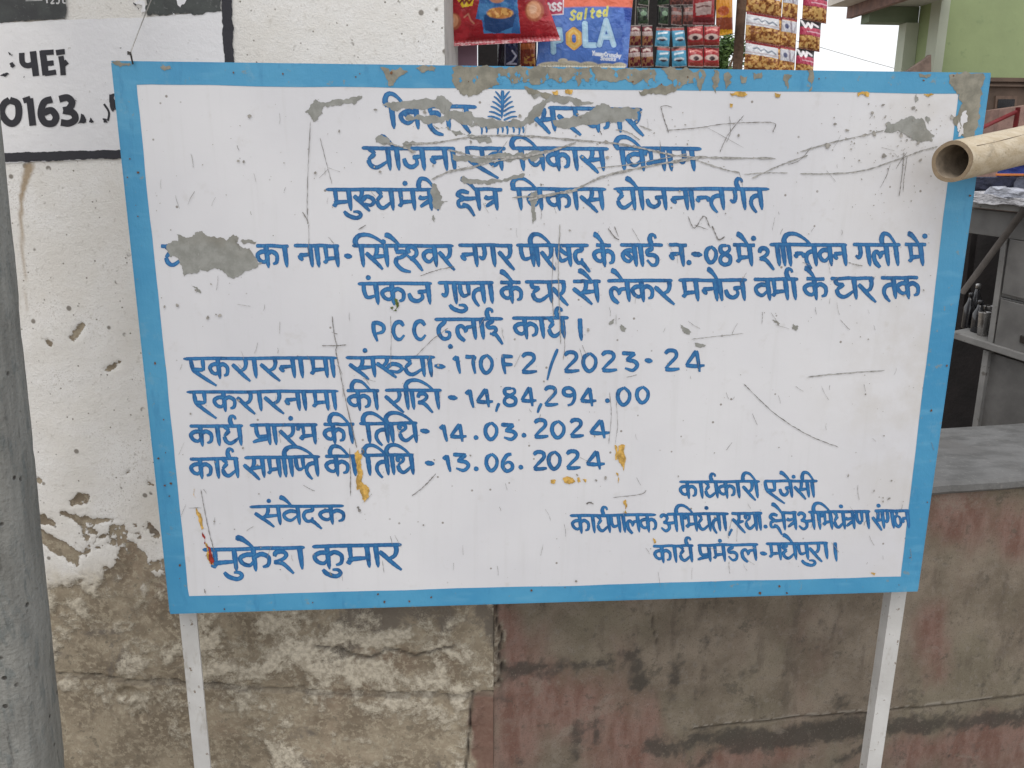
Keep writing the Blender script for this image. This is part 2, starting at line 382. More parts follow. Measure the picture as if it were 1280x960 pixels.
def catmull(P, n=6):
    P = np.array(P, float)
    if len(P) == 2: t = np.linspace(0, 1, 7)[:, None]; return P[0]+(P[1]-P[0])*t
    Q = np.vstack([2*P[0]-P[1], P, 2*P[-1]-P[-2]]); out = []
    for i in range(1, len(Q)-2):
        for t in np.linspace(0, 1, n, endpoint=False):
            a, b, c, d = Q[i-1], Q[i], Q[i+1], Q[i+2]
            out.append(.5*((2*b)+(-a+c)*t+(2*a-5*b+4*c-d)*t*t+(-a+3*b-3*c+d)*t**3))
    out.append(P[-1]); return np.array(out)
def ribbon(P, W):
    """flat ribbon as (verts2d, quads) with rounded start and end"""
    P = np.array(P, float); n = len(P)
    T = np.gradient(P, axis=0); L = np.hypot(T[:, 0], T[:, 1])+1e-9; N = np.stack([-T[:, 1], T[:, 0]], 1)/L[:, None]
    A = P+N*(W/2)[:, None]; B = P-N*(W/2)[:, None]
    return A, B
layer = [0]
class Brush:
    def __init__(s, base): s.V = []; s.F = []; s.K = []; s.base = base; s.k = 0
    def add(s, P, W, plane):
        A, B = ribbon(P, W); n = len(A); o = len(s.V)
        off = s.base+(s.k % 14)*.00001; s.k += 1
        for i in range(n):
            d = off+.000009*i/n
            M_ = (A[i]+B[i])/2
            for q in (A[i], M_, B[i]): s.V.append(plane.at(q[0], q[1], d))
            s.K += [0., 1., 0.]
        for i in range(n-1): s.F += [[o+3*i, o+3*i+1, o+3*i+4, o+3*i+3], [o+3*i+1, o+3*i+2, o+3*i+5, o+3*i+4]]
    def done(s, name, m, parent):
        F = []
        for f in s.F:
            a, b, c = (np.array(s.V[f[i]]) for i in (0, 1, 2))
            F.append(f if np.cross(b-a, c-a)[1] < 0 else f[::-1])
        return mesh(name, s.V, F, m, parent, cols=np.array(s.K)[:, None]*np.ones(3))
def wprof(n, w, kind):
    t = np.linspace(0, 1, n)
    if kind == 'v': p = np.interp(t, [0, .06, .5, .85, 1], [.8, 1.1, 1.05, .8, .28])
    elif kind == 'h': p = np.interp(t, [0, .015, .05, .95, .985, 1], [.3, .8, .9, .9, .75, .3])
    elif kind == 'd': p = np.interp(t, [0, .3, .7, 1], [.5, 1.2, 1.2, .4])
    elif kind == 'a': p = np.interp(t, [0, .15, .35, .7, 1], [.7, 1.25, 1.15, .75, .6])
    else: p = np.interp(t, [0, .1, .3, .8, 1], [.7, 1.05, 1.05, .85, .5])
    return w*p
def stroke(br, pts, w, kind='c', plane=BOARD, hand=.35):
    P = catmull(pts, 6 if len(pts) < 12 else 4)
    if kind == 'h' : P = catmull([pts[0]]+[(pts[0][0]+(pts[1][0]-pts[0][0])*q, pts[0][1]+(pts[1][1]-pts[0][1])*q+rnd.uniform(-.5, .5)) for q in (.2, .4, .6, .8)]+[pts[1]], 10)
    W = wprof(len(P), w, kind)*(1+np.array([rnd.uniform(-.07, .07) for _ in P]))
    P = P+np.array([rnd.uniform(-hand, hand)*.5, rnd.uniform(-hand, hand)*.5])
    br.add(P, W, plane)
def write(name, head, h, spec, wk=.206, label=None, slant=.13, hw=.195):
    br = Brush(.0005); xa, ya, xb, yb = head
    yl = lambda x: ya+(yb-ya)*(x-xa)/(xb-xa)
    w = h*wk
    for tk in spec.replace('\n', ' ').split(';'):
        a = tk.split()
        if not a: continue
        k = a[0]; q = [float(x) for x in a[1:]]
        def mp(x0, x1, pts, y0=0., y1=1.):
            out = []
            for gx, gy in pts:
                yy = y0+(y1-y0)*gy; X = x0+(x1-x0)*gx+slant*h*(yy-.5); out.append((X, yl(X)+h*yy))
            return out
        if k == 'H':
            stroke(br, [(q[0], yl(q[0])-.3), (q[1], yl(q[1])+.3)], h*hw, 'h')
        elif k == 'aa': stroke(br, mp(q[0], q[0]+1, [(0, 0), (0, .5), (0, 1)]), w*1.08, 'v')
        elif k == 'i':
            stroke(br, mp(q[0], q[0]+1, [(0, 0), (0, .5), (0, 1)]), w*1.08, 'v')
            stroke(br, mp(q[1], q[2], [(.12, .05), (.04, -.22), (.2, -.48), (.5, -.5), (.8, -.28), (1.02, .02)]), w*1.0, 'a')
        elif k == 'ii':
            stroke(br, mp(q[2], q[2]+1, [(0, 0), (0, .5), (0, 1)]), w*1.08, 'v')
            stroke(br, mp(q[0], q[1], [(.1, .05), (.04, -.24), (.24, -.50), (.6, -.46), (.86, -.22), (1.05, .04)]), w*.95, 'a')
        elif k == 'ee':
            stroke(br, mp(q[0], q[1], [(0, -.50), (.3, -.46), (.7, -.22), (1, .04)]), w*1.05, 'a')
        elif k == 'dot':
            stroke(br, [(q[0]-h*.11, q[1]-h*.03), (q[0], q[1]), (q[0]+h*.12, q[1]+h*.05)], w*.95, 'd')
        elif k == 'ref':
            stroke(br, mp(q[0], q[0]+h*.4, [(.06, .02), (-.2, -.24), (.0, -.46), (.4, -.44), (.5, -.3)]), w*.95, 'a')
        elif k == 'u':
            stroke(br, mp(q[0], q[0]+h*.9, [(-.5, 1.02), (-.3, 1.22), (.1, 1.34), (.36, 1.22), (.26, 1.06), (-.02, 1.04)]), w*.95, 'c')
        elif k == 'dash': stroke(br, [(q[0], q[2]-1), ((q[0]+q[1])/2, q[2]), (q[1], q[2]+.6)], w*1.0, 'd')
        elif k == 'bar': stroke(br, [(q[0], q[1]), (q[0]+.6, (q[1]+q[2])/2), (q[0]+2, q[2])], w*1.05, 'v')
        elif k == 'sl': stroke(br, [(q[1], q[2]), (q[0]+(q[1]-q[0])*.4, (q[2]+q[3])/2), (q[0], q[3])], w*.75, 'c')
        elif k[0] == '#':      # digit: x0 x1 y0 y1
            x0, x1, y0, y1 = q
            for s_ in G[k[1:]]:
                stroke(br, [(x0+(x1-x0)*(.1+.8*a_), y0+(y1-y0)*(.08+.84*b_)) for a_, b_ in s_], w*.98, 'c')
        else:
            for s_ in G[k]:
                pts = mp(q[0], q[1], s_)
                vert = len(s_) <= 3 and abs(s_[0][0]-s_[-1][0]) < .05 and abs(s_[0][1]-s_[-1][1]) > .8
                if vert and len(pts) == 2: pts = [pts[0], ((pts[0][0]+pts[1][0])/2, (pts[0][1]+pts[1][1])/2), pts[1]]
                stroke(br, pts, w*1.08 if vert else w, 'v' if vert else 'c')
    o = br.done(name, LETTER, board)
    if label: o['label'] = label
    return o
write('lettering', (485, 132, 803, 137), 29, """H 485 596;i 491 483 507;b 500 521;h 531 552;aa 560;r 571 586""", label='first word of the top line, mostly scraped away')
write('lettering', (485, 132, 803, 137), 29, """H 685 803;s 667 692;r 698 724;k 733 760;aa 774;r 782 802""", label='second word of the top line, half scraped away')
write('lettering', (452, 185, 876, 186), 28, """H 452 569;y 460 486;aa 497;ee 478 496;j 505 529;n 539 557;aa 567;
H 581 632;e 584 620;v 611 626;H 640 761;i 653 641 673;v 662 678;k 684 711;aa 720;s 726 753;
H 769 877;i 779 771 803;v 784 803;bh 809 829;aa 838;g 848 866""", label='second line of blue lettering crossed by long scratches')
write('lettering', (407, 237, 962, 236), 26.5, """H 407 546;m 416 437;u 440;kh 443 467;y 471 490;m 498 517;dot 506 229;tr 524 538;ii 525 545 546;
H 593 628;ks 572 598;ee 579 596;tr 606 620;H 638 758;i 650 642 672;v 660 676;k 684 712;aa 720;s 726 752;
H 767 962;y 772 792;aa 802;ee 785 800;j 809 831;n 840 858;aa 865;nh 871 886;t 887 903;g 912 930;ref 925;t 937 951""", label='third line of blue lettering')
write('lettering', (320, 307.5, 1158, 305.5), 27, """H 201 225;y 207 228""", label='stub of the scraped off first word of the fourth line')
write('lettering', (320, 307.5, 1158, 305.5), 27, """H 320 361;k 321 347;aa 357;H 367 424;n 374 389;aa 397;m 405 421;dash 430 440 320;
H 440 567;i 453 445 484;s 458 483;dot 479 302;ee 484 502;h 488 511;Sh 509 526;v 529 544;r 549 566;
H 573 641;n 577 595;g 598 617;r 624 641;H 645 736;p 651 666;i 672 664 690;r 677 692;X 697 712;d 717 735;
H 745 764;k 742 767;ee 745 757;H 775 829;b 778 794;aa 802;D 807 824;ref 817;H 836 859;n 838 853;dot 861 328;dash 864 878 318;
#0 881 897 307 330;#8 898 915 304 333;H 916 944;m 921 938;ee 924 937;dot 942 298;
H 962 1059;S 949 973;aa 980;i 987 981 1015;nh 994 1005;t 1006 1019;v 1024 1038;n 1043 1056;
H 1066 1126;g 1069 1086;l 1092 1109;ii 1104 1121 1121;H 1131 1158;m 1136 1152;ee 1138 1151;dot 1156 295""", label='fourth line of blue lettering, after the scraped off word')
write('lettering', (447, 355, 1148, 347), 26.5, """H 447 540;p 454 471;dot 460 347;k 477 505;j 511 536;H 547 617;g 551 569;u 572;ph 575 587;t 590 604;aa 614;
H 625 651;k 626 652;ee 628 643;H 656 707;gh 665 688;r 691 708;H 716 751;s 717 746;ee 726 742;
H 759 841;l 763 785;ee 767 781;k 790 816;r 819 841;H 848 934;m 853 871;n 879 895;aa 901;ee 887 899;j 907 929;
H 942 998;v 944 961;m 965 983;ref 988;aa 993;H 1008 1031;k 1005 1033;ee 1009 1021;H 1038 1093;gh 1045 1069;r 1074 1093;
H 1101 1148;t 1103 1118;k 1121 1148""", label='fifth line of blue lettering')
write('lettering', (543, 399.5, 712, 397), 26, """#P 463 482 401 428;#C 489 508 400 427;#C 515 535 399 427;H 543 629;Q 547 566;dot 563 433;l 571 593;aa 603;I 608 626;ref 613;
H 640 711;k 643 671;aa 678;y 686 704;ref 700;bar 725 398 426""", label='short line of blue lettering beginning PCC')
write('lettering', (229, 449, 560, 446), 25, """H 229 422;e 239 268;k 262 285;r 291 311;aa 319;r 326 348;n 350 367;aa 377;m 388 408;aa 416;
H 432 544;s 437 467;dot 456 438;kh 471 502;y 506 529;aa 538;dash 543 557 458""", label='contract label words on the seventh line')
write('lettering', (229, 449, 560, 446), 25, """#1 566 576 443 469;#7 580 596 442 469;#0 599 617 442 468;
#F 625 645 442 469;#2 649 674 440 468;sl 684 697 436 475;#2 702 727 438 467;#0 727 747 440 466;#2 749 774 438 466;#3 775 799 438 466;dash 806 816 451;
#2 828 852 436 465;#4 854 884 436 466""", label='seventh line of blue lettering with a contract number')
write('lettering', (233, 490.5, 552, 487.5), 24.5, """H 233 423;e 243 268;k 267 294;r 297 317;aa 325;r 331 353;n 357 373;aa 381;m 391 409;aa 418;
H 433 474;k 435 462;ii 441 464 470;H 481 552;r 482 503;aa 509;i 516 508 543;S 522 547;dash 560 572 497;#1 581 593 485 512;#4 593 619 484 510;sl 620 624 504 515;
#8 628 647 483 509;#4 649 673 482 509;sl 672 677 504 516;#2 678 700 482 509;#9 701 721 483 509;#4 723 748 483 509;dot 759 501;#0 770 789 483 508;#0 794 812 482 505""", label='eighth line of blue lettering with an amount of money')
write('lettering', (237, 533, 522, 528.5), 25, """H 237 304;k 238 265;aa 273;y 280 300;ref 292;H 312 397;pr 315 336;aa 344;r 350 370;dot 363 523;bh 375 393;
H 404 443;k 405 430;ii 413 437 439;H 449 522;i 461 455 484;t 468 484;i 490 483 518;th 499 519;dash 525 537 539;#1 549 560 529 554;#4 560 586 528 553;dot 595 547;
#0 605 623 527 551;#3 624 647 528 552;dot 655 544;#2 665 688 523 549;#0 688 707 525 549;#2 710 732 523 548;#4 734 765 523 549""", label='ninth line of blue lettering with a date')
write('lettering', (237, 574, 517, 568.5), 25, """H 237 298;k 238 264;aa 272;y 278 296;ref 289;H 305 400;s 305 329;m 335 349;aa 356;i 364 356 394;ph 370 380;t 381 396;
H 406 446;k 407 435;ii 414 437 443;H 454 517;i 461 456 484;t 469 484;i 491 484 514;th 497 515;dash 531 543 579;#1 553 564 567 592;#3 564 588 565 591;dot 595 586;
#0 606 623 566 590;#6 626 644 565 591;dot 651 584;#2 664 686 563 589;#0 684 702 563 588;#2 705 728 562 588;#4 730 759 562 588""", label='tenth line of blue lettering with a date')
write('lettering', (312, 634, 430, 632), 23, """H 312 430;s 319 349;dot 336 626;v 354 373;ee 352 367;d 377 400;k 399 430""", label='single small word centred above the name')
write('lettering', (253, 687.5, 502, 680.5), 28, """H 253 381;m 264 294;u 291;k 299 337;ee 298 320;S 342 376;H 390 502;k 392 428;u 414;m 433 460;aa 471;r 475 500""", label='two large words at the bottom left')
write('lettering', (849, 602.5, 1022, 601), 21, """H 849 950;k 850 870;aa 877;y 882 896;ref 892;k 898 918;aa 923;r 929 943;ii 930 946 946;H 955 1022;e 957 979;j 975 989;ee 977 989;dot 992 596;s 993 1010;ii 1004 1018 1016""",
      wk=.2, label='upper line of the small block at the bottom right')
write('lettering', (712, 645, 1138, 638.5), 22, """H 712 820;k 715 736;aa 742;y 747 761;ref 757;p 764 774;aa 780;l 784 798;k 800 820;
H 833 911;A 826 846;i 853 846 868;bh 858 870;y 873 887;dot 883 635;t 890 899;aa 906;sl 911 915 661 670;H 914 953;sh 916 930;th 932 945;aa 950;dot 957 658;
H 977 996;ks 963 980;ee 967 979;tr 984 994;H 1010 1088;A 998 1018;i 1024 1018 1039;bh 1029 1039;y 1043 1055;dot 1051 633;tr 1057 1067;N 1071 1085;
H 1093 1137;s 1091 1104;dot 1098 632;g 1106 1116;T 1118 1126;n 1128 1135""", wk=.19, label='middle line of the small block at the bottom right')
write('lettering', (816, 683, 1045, 678), 21, """H 816 867;k 818 838;aa 844;y 850 864;ref 861;H 872 948;pr 871 887;m 892 905;dot 900 676;D 909 923;l 927 944;dash 950 959 692;
H 957 1035;m 962 975;dh 979 994;ee 981 993;p 998 1009;u 1010;r 1012 1026;aa 1033;bar 1044 678 702""", wk=.2, label='lowest line of the small block at the bottom right')
# emblem: tree of brush strokes with a row of tiny letters
br = Brush(.0005)
stroke(br, [(628, 113), (628, 130), (627, 148)], 4, 'v')
for i in range(7):
    y = 119+i*5.2; L = 9+i*1.9
    for s in (-1, 1):
        stroke(br, [(628+s*1.5, y+5), (628+s*L*.6, y-1+i*.4), (628+s*L, y-5+i*1.1)], 2.5, 'c')
for i, x in enumerate((601, 607, 621, 627, 633, 641, 648, 653)):
    stroke(br, [(x, 156+(i % 3)), (x+1.5, 162), (x+1, 168-(i % 2)*2)], 2.6, 'c'); stroke(br, [(x-2, 157), (x+3, 156)], 2, 'c')
br.done('emblem', LETTER, board)['label'] = 'small blue tree emblem above a row of tiny letters, partly scraped'

# ---------------- wear on the board: scraped patches, scratches, specks, rust
def ragged(P, lv=3, amp=.16):
    P = [np.array(p, float) for p in P]
    for l in range(lv):
        Q = []
        for i in range(len(P)):
            a, b = P[i], P[(i+1) % len(P)]; d = b-a; L = np.hypot(*d)
            if L < .7: Q.append(a); continue
            m_ = (a+b)/2+np.array([-d[1], d[0]])*rnd.gauss(0, amp)
            Q += [a, m_]
        P = Q
    return P
def patchset(name, polys, m, off, parent, plane=BOARD, lv=3, amp=.14, kind=None, label=None, seg=13.0):
    loc = np.array(parent.location) if parent is not None else np.zeros(3)
    V = []; F = []
    for k, P in enumerate(polys):
        Q = []
        for i in range(len(P)):
            a, b = np.array(P[i], float), np.array(P[(i+1) % len(P)], float); n = max(1, int(np.hypot(*(b-a))/seg))
            Q += [tuple(a+(b-a)*t/n) for t in range(n)]
        R = ragged(Q, lv, amp)
        L = [plane.loc(p[0], p[1]) for p in R]; c = np.mean(L, axis=0)
        vs, _, fs, *_r = delaunay_2d_cdt([Vector(((x-c[0])*100, (y-c[1])*100)) for x, y in L], [], [list(range(len(L)))], 1, 1e-6)
        o = len(V); V += [plane.pt(v.x/100+c[0], v.y/100+c[1], off+(k % 17)*.00001) for v in vs]
        for f in fs:
            a, b, c_ = (vs[f[q]] for q in (0, 1, 2)); cr = (b.x-a.x)*(c_.y-a.y)-(b.y-a.y)*(c_.x-a.x)
            F.append([o+q for q in (f if cr > 0 else f[::-1])])
    o = mesh(name, V, F, m, parent)
    if kind: o['kind'] = kind
    if label: o['label'] = label
    return o
PE = [
 [(381, 140), (388, 131), (392, 126), (402, 128), (420, 124), (445, 121), (453, 120), (452, 123), (430, 129), (415, 133), (404, 134), (404, 142), (398, 149), (392, 152), (388, 145)],
 [(478, 130), (485, 128), (500, 128), (520, 125), (545, 124), (558, 124), (566, 130), (562, 139), (590, 140), (594, 147), (590, 158), (578, 156), (560, 152), (552, 141), (548, 136), (520, 136), (500, 137), (486, 134)],
 [(506, 147), (522, 143), (556, 146), (552, 155), (530, 154), (510, 151)], [(588, 146), (612, 148), (652, 153), (655, 158), (615, 160), (588, 159)],
 [(540, 155), (560, 158), (590, 168), (612, 171), (615, 178), (600, 179), (575, 168), (552, 160)],
 [(690, 151), (705, 147), (730, 143), (745, 132), (755, 129), (770, 134), (785, 133), (800, 136), (797, 145), (797, 150), (780, 151), (760, 152), (745, 156), (720, 158), (702, 160), (693, 157)],
 [(645, 160), (655, 150), (662, 140), (676, 128), (690, 121), (694, 126), (678, 138), (672, 146), (668, 152), (655, 157)],
 [(658, 114), (672, 116), (690, 119), (720, 122), (742, 128), (735, 130), (712, 126), (690, 126), (668, 124)],
 [(208, 307), (215, 301), (223, 301), (220, 292), (232, 297), (240, 296), (246, 290), (253, 289), (258, 294), (270, 297), (285, 299), (292, 293), (299, 297), (296, 303), (301, 308), (312, 310), (320, 322), (328, 328), (322, 334), (312, 338), (300, 344), (285, 346), (278, 338), (268, 335), (250, 337), (246, 342), (230, 346), (229, 339), (226, 331), (222, 322), (210, 315)],
 [(300, 301), (310, 299), (321, 302), (319, 305), (304, 305)],
 [(1105, 165), (1108, 153), (1114, 155), (1125, 150), (1132, 147), (1145, 149), (1157, 157), (1168, 169), (1165, 177), (1152, 178), (1140, 175), (1132, 168), (1120, 164), (1112, 166)],
 [(540, 229), (546, 231), (550, 240), (551, 250), (560, 252), (552, 257), (550, 262), (541, 258), (540, 245)],
 [(470, 172), (485, 172), (492, 180), (470, 178)], [(503, 179), (520, 178), (515, 188), (504, 186)],
 [(565, 192), (600, 196), (632, 190), (660, 192), (672, 188), (680, 196), (655, 201), (628, 199), (600, 204), (566, 199)],
 [(577, 222), (590, 224), (615, 223), (640, 220), (656, 217), (654, 222), (620, 227), (590, 230), (578, 227)],
 [(664, 240), (672, 238), (670, 270), (666, 280), (664, 262)], [(541, 268), (544, 273), (543, 278), (540, 274)],
 [(239, 355), (250, 362), (252, 366), (245, 366)], [(850, 405), (858, 410), (864, 415), (862, 418), (853, 414)], [(868, 428), (882, 431), (880, 434), (870, 433)],
 [(1145, 117), (1148, 124), (1144, 128)], [(1158, 145), (1163, 150), (1160, 156), (1157, 151)], [(776, 405), (783, 410), (781, 415), (775, 410)],
 [(762, 402), (768, 398), (765, 405), (761, 406)], [(965, 400), (975, 404), (972, 407)], [(991, 405), (998, 408), (995, 414), (990, 411)],
]
patchset('scraped_patch', PE, PEEL, .0007, board, kind='stuff', label='bare grey patches where the paint has been scraped off')
PB = [   # on the border
 [(565, 84), (580, 84), (600, 83), (640, 84), (680, 84), (720, 86), (738, 84), (740, 96), (735, 104), (728, 98), (722, 108), (717, 98), (700, 104), (690, 98), (668, 106), (650, 100), (640, 106), (632, 95), (620, 98), (624, 106), (615, 110), (600, 116), (590, 120), (575, 117), (570, 110), (566, 97)],
 [(738, 84), (790, 87), (818, 86), (820, 104), (816, 96), (810, 108), (804, 98), (792, 106), (780, 99), (770, 103), (745, 104)],
 [(826, 86), (845, 87), (880, 88), (879, 104), (875, 114), (872, 100), (860, 104), (852, 108), (846, 112), (828, 118), (812, 117), (798, 114), (818, 110), (842, 104), (834, 97)],
 [(655, 108), (668, 112), (690, 118), (682, 124), (664, 118)],
 [(1186, 93), (1200, 92), (1218, 92), (1230, 93), (1229, 104), (1225, 122), (1222, 150), (1217, 170), (1205, 172), (1198, 160), (1198, 140), (1199, 118), (1195, 116), (1189, 108)],
 [(1148, 92), (1164, 92), (1158, 98), (1150, 97)], [(1009, 88), (1016, 88), (1015, 112), (1011, 114)], [(940, 90), (952, 90), (950, 98), (943, 100)], [(892, 88), (899, 90), (898, 108), (895, 118), (892, 105)],
 [(905, 92), (915, 95), (911, 106), (907, 112)], [(925, 94), (934, 95), (932, 104), (926, 103)], [(980, 93), (990, 94), (984, 112), (981, 105)],
 [(475, 84), (500, 84), (510, 90), (495, 100), (488, 108), (482, 96)], [(140, 78), (150, 76), (165, 82), (150, 84)], [(200, 84), (212, 82), (215, 86), (203, 87)], [(520, 85), (545, 85), (543, 90), (528, 91)]]
patchset('scraped_patch', PB, PEEL_B, .0009, board, kind='stuff', label='grey brown bare metal along the blue top border and corner')
ISL = []
for _ in range(46):
    u = rnd.uniform(575, 880); v = rnd.uniform(90, 106); a_ = rnd.uniform(1, 3.4)
    ISL.append([(u, v-a_*1.3), (u+a_*.7, v), (u+a_*.2, v+a_*1.6), (u-a_*.7, v+a_*.4)])
patchset('paint_chip', ISL, BLUE, .00112, board, lv=2, kind='stuff', amp=.2)
# chips of white still sitting in the corner patch
patchset('paint_chip', [[(1203, 140), (1208, 138), (1209, 152), (1204, 168), (1197, 171), (1201, 155)], [(1196, 160), (1198, 150), (1199, 166)]], WHITE, .0011, board, kind='stuff')
# rust and yellow stains
RU = [[(443, 566), (448, 562), (454, 592), (452, 610), (446, 612), (447, 590)], [(450, 600), (458, 606), (461, 622), (456, 628), (452, 618)], [(768, 556), (771, 557), (772, 574), (769, 575)], [(773, 557), (781, 556), (782, 575), (779, 590), (776, 580)],
      [(770, 590), (773, 592), (772, 604)], [(703, 598), (709, 595), (716, 597), (719, 602), (712, 605), (705, 603)], [(688, 600), (695, 600), (694, 604), (689, 604)], [(721, 597), (724, 596), (726, 602), (723, 603)], [(728, 599), (733, 599), (732, 603)],
      [(779, 626), (782, 624), (784, 632), (783, 642), (780, 641)], [(816, 672), (819, 674), (820, 678), (817, 679)], [(690, 114), (697, 113), (697, 119), (692, 118)], [(706, 112), (716, 112), (714, 118), (707, 117)],
      [(912, 116), (930, 115), (934, 118), (915, 120)], [(968, 116), (976, 117), (974, 122), (969, 121)], [(912, 129), (916, 130), (915, 134), (912, 134)], [(1071, 116), (1086, 116), (1086, 121), (1072, 121)], [(1154, 117), (1167, 118), (1160, 121)],
      [(245, 634), (249, 640), (255, 660), (252, 662)], [(256, 676), (262, 690), (268, 706), (262, 704)], [(1088, 716), (1094, 716), (1093, 719)], [(243, 608), (246, 622), (243, 620)]]
patchset('rust_stain', RU, RUST, .0012, board, kind='stuff', amp=.1)
patchset('rust_stain', [[(257, 680), (263, 684), (268, 702), (264, 706), (261, 694)], [(253, 664), (257, 672), (256, 680)]], RUSTR, .0014, board, kind='stuff', amp=.1)
patchset('leaf_scrap', [[(492, 372), (497, 374), (499, 382), (496, 389), (491, 388), (494, 380)], [(488, 384), (492, 384), (491, 388)]], simple('leaf_olive', (.09, .12, .02), .7, .5, 80, bump=0), .0021, board, kind='stuff', amp=.2)
# scratches
br = Brush(.0015); bd = Brush(.0017)
def scr(b_, pts, w, jit=.5):
    P = catmull(pts, 12)
    P = P+np.array([[rnd.gauss(0, jit*.35), rnd.gauss(0, jit*.35)] for _ in P])
    W = np.array([w*.78*rnd.uniform(.35, 1.25) for _ in P]); W[0] = W[-1] = w*.15
    b_.add(P, W, BOARD)
for pts, w_ in (([(505, 180), (545, 178), (600, 170), (660, 170), (720, 175), (775, 180), (815, 188), (850, 195), (900, 197), (970, 198)], 3.4), ([(540, 224), (560, 215), (590, 209), (610, 203), (650, 196), (690, 188), (720, 178)], 3.6),
                ([(560, 187), (600, 196), (650, 196), (680, 190)], 4), ([(660, 250), (690, 243), (720, 236), (750, 222), (780, 214), (830, 204), (875, 197)], 4.2), ([(640, 247), (680, 244), (722, 238)], 3.4), ([(870, 200), (900, 210), (925, 216)], 2.2),
                ([(940, 223), (965, 211), (985, 203), (1010, 194)], 2.4), ([(1000, 217), (1040, 217), (1080, 213), (1120, 200), (1150, 189), (1172, 183)], 2.4), ([(1000, 190), (1040, 178), (1076, 170), (1105, 163)], 2.2), ([(480, 178), (500, 183), (520, 190)], 2.6),
                ([(770, 162), (785, 165), (800, 175)], 2), ([(799, 157), (815, 163)], 2), ([(700, 280), (698, 330), (699, 380), (701, 430)], 2.2), ([(745, 210), (790, 205), (860, 192)], 1.5), ([(930, 218), (955, 216), (985, 216)], 1.6),
                ([(1010, 471), (1050, 467), (1106, 463)], 2.0), ([(865, 424), (890, 421), (930, 417)], 1.2), ([(1060, 328), (1072, 331), (1078, 332)], 1.6)):
    scr(br, pts, w_)
for pts, w_ in (([(388, 152), (386, 190), (384, 240), (384, 275)], 1.1), ([(400, 172), (407, 200), (415, 230)], .9), ([(378, 265), (384, 275), (385, 280)], 2), ([(826, 133), (830, 148), (836, 166)], 1.7), ([(826, 133), (833, 132), (840, 134)], 1.1),
                ([(832, 163), (870, 160), (905, 155), (940, 153), (968, 154), (966, 165)], 1.3), ([(930, 144), (918, 158), (908, 172), (900, 190)], 1.1), ([(912, 145), (913, 165), (908, 178)], .8), ([(415, 395), (418, 420), (421, 432), (420, 440), (426, 470), (432, 500), (440, 535), (446, 560)], 1.4),
                ([(402, 432), (420, 432), (433, 431)], 1.8), ([(414, 415), (422, 418)], 1.2), ([(437, 560), (438, 590), (438, 620)], 1.5), ([(452, 560), (455, 565), (451, 568)], 2.4), ([(930, 480), (945, 495), (965, 514), (990, 532), (1015, 546), (1048, 559)], 1.3),
                ([(386, 280), (386, 300), (385, 320)], .8), ([(410, 296), (418, 305)], .9), ([(448, 287), (458, 281)], 1.8), ([(525, 345), (545, 338), (568, 333)], 1.2), ([(520, 445), (540, 425), (560, 410)], 1.0), ([(488, 395), (489, 420), (488, 460)], .8), ([(760, 285), (768, 296), (774, 300)], 1.8),
                ([(860, 270), (868, 285), (880, 270), (888, 285)], 1.6), ([(890, 282), (898, 299), (906, 296)], 2.2), ([(868, 281), (885, 287)], 1.4), ([(768, 283), (773, 296)], 1.6), ([(790, 285), (800, 303)], .8), ([(766, 622), (800, 618), (808, 613)], 1.2), ([(733, 630), (737, 628), (742, 630)], 2.6),
                ([(1082, 490), (1080, 480)], 1), ([(515, 620), (530, 608), (545, 592)], 1.6), ([(251, 612), (256, 640), (262, 668), (268, 690)], 1.2), ([(236, 635), (252, 635)], .9), ([(478, 700), (480, 716)], .8), ([(412, 715), (415, 720)], 2), ([(255, 736), (257, 742)], 1.8),
                ([(447, 633), (450, 640)], 4), ([(1120, 211), (1128, 198), (1134, 190)], 1), ([(1130, 190), (1128, 215), (1124, 245)], 1.4), ([(1134, 195), (1130, 225), (1129, 240)], 1), ([(1100, 235), (1108, 220), (1113, 205)], .9), ([(985, 206), (1000, 200), (1015, 183)], 1), ([(825, 175), (826, 190)], .8),
                ([(750, 163), (752, 168)], 1.5), ([(692, 310), (690, 360), (692, 400)], 1.0), ([(704, 400), (706, 430), (704, 450)], 1.0), ([(880, 157), (930, 185)], .7), ([(762, 490), (764, 520), (761, 555)], .9), ([(770, 500), (772, 530), (769, 555)], .7)):
    scr(bd, pts, w_, .4)
for _ in range(170):     # faint hairlines
    u = rnd.uniform(200, 1170); v = rnd.uniform(125, 715); a = rnd.gauss(1.5, .35) if rnd.random() < .7 else rnd.uniform(0, 3.1); L = rnd.uniform(4, 20)
    scr(bd if rnd.random() < .4 else br, [(u, v), (u+math.cos(a)*L*.5+rnd.uniform(-1, 1), v+math.sin(a)*L*.5), (u+math.cos(a)*L, v+math.sin(a)*L)], rnd.uniform(.45, .8), .3)
o = br.done('scratch', SCR, board); o['kind'] = 'stuff'
o = bd.done('scratch', SCRD, board); o['kind'] = 'stuff'
rs = []
for _ in range(46):
    t_ = rnd.random(); e_ = rnd.choice((0, 1, 2, 3)); a_, b_ = [(TL, TR), (TR, BR), (BR, BL), (BL, TL)][e_]; d_ = rnd.uniform(2, 20)
    u = a_[0]+(b_[0]-a_[0])*t_; v = a_[1]+(b_[1]-a_[1])*t_; cx, cy = 690-u, 415-v; L = math.hypot(cx, cy); r = rnd.uniform(.6, 1.7)
    rs.append([(u+cx/L*d_+r*math.cos(q)*rnd.uniform(.6, 1.3), v+cy/L*d_+r*math.sin(q)*rnd.uniform(.6, 1.5)) for q in (0, 1.2, 2.4, 3.6, 4.9)])
patchset('rust_speck', rs, simple('rust_brown', (.16, .075, .035), .8, .4, 90, bump=0), .0016, board, lv=1, kind='stuff', label='tiny brown rust specks along the blue border')
sp = []
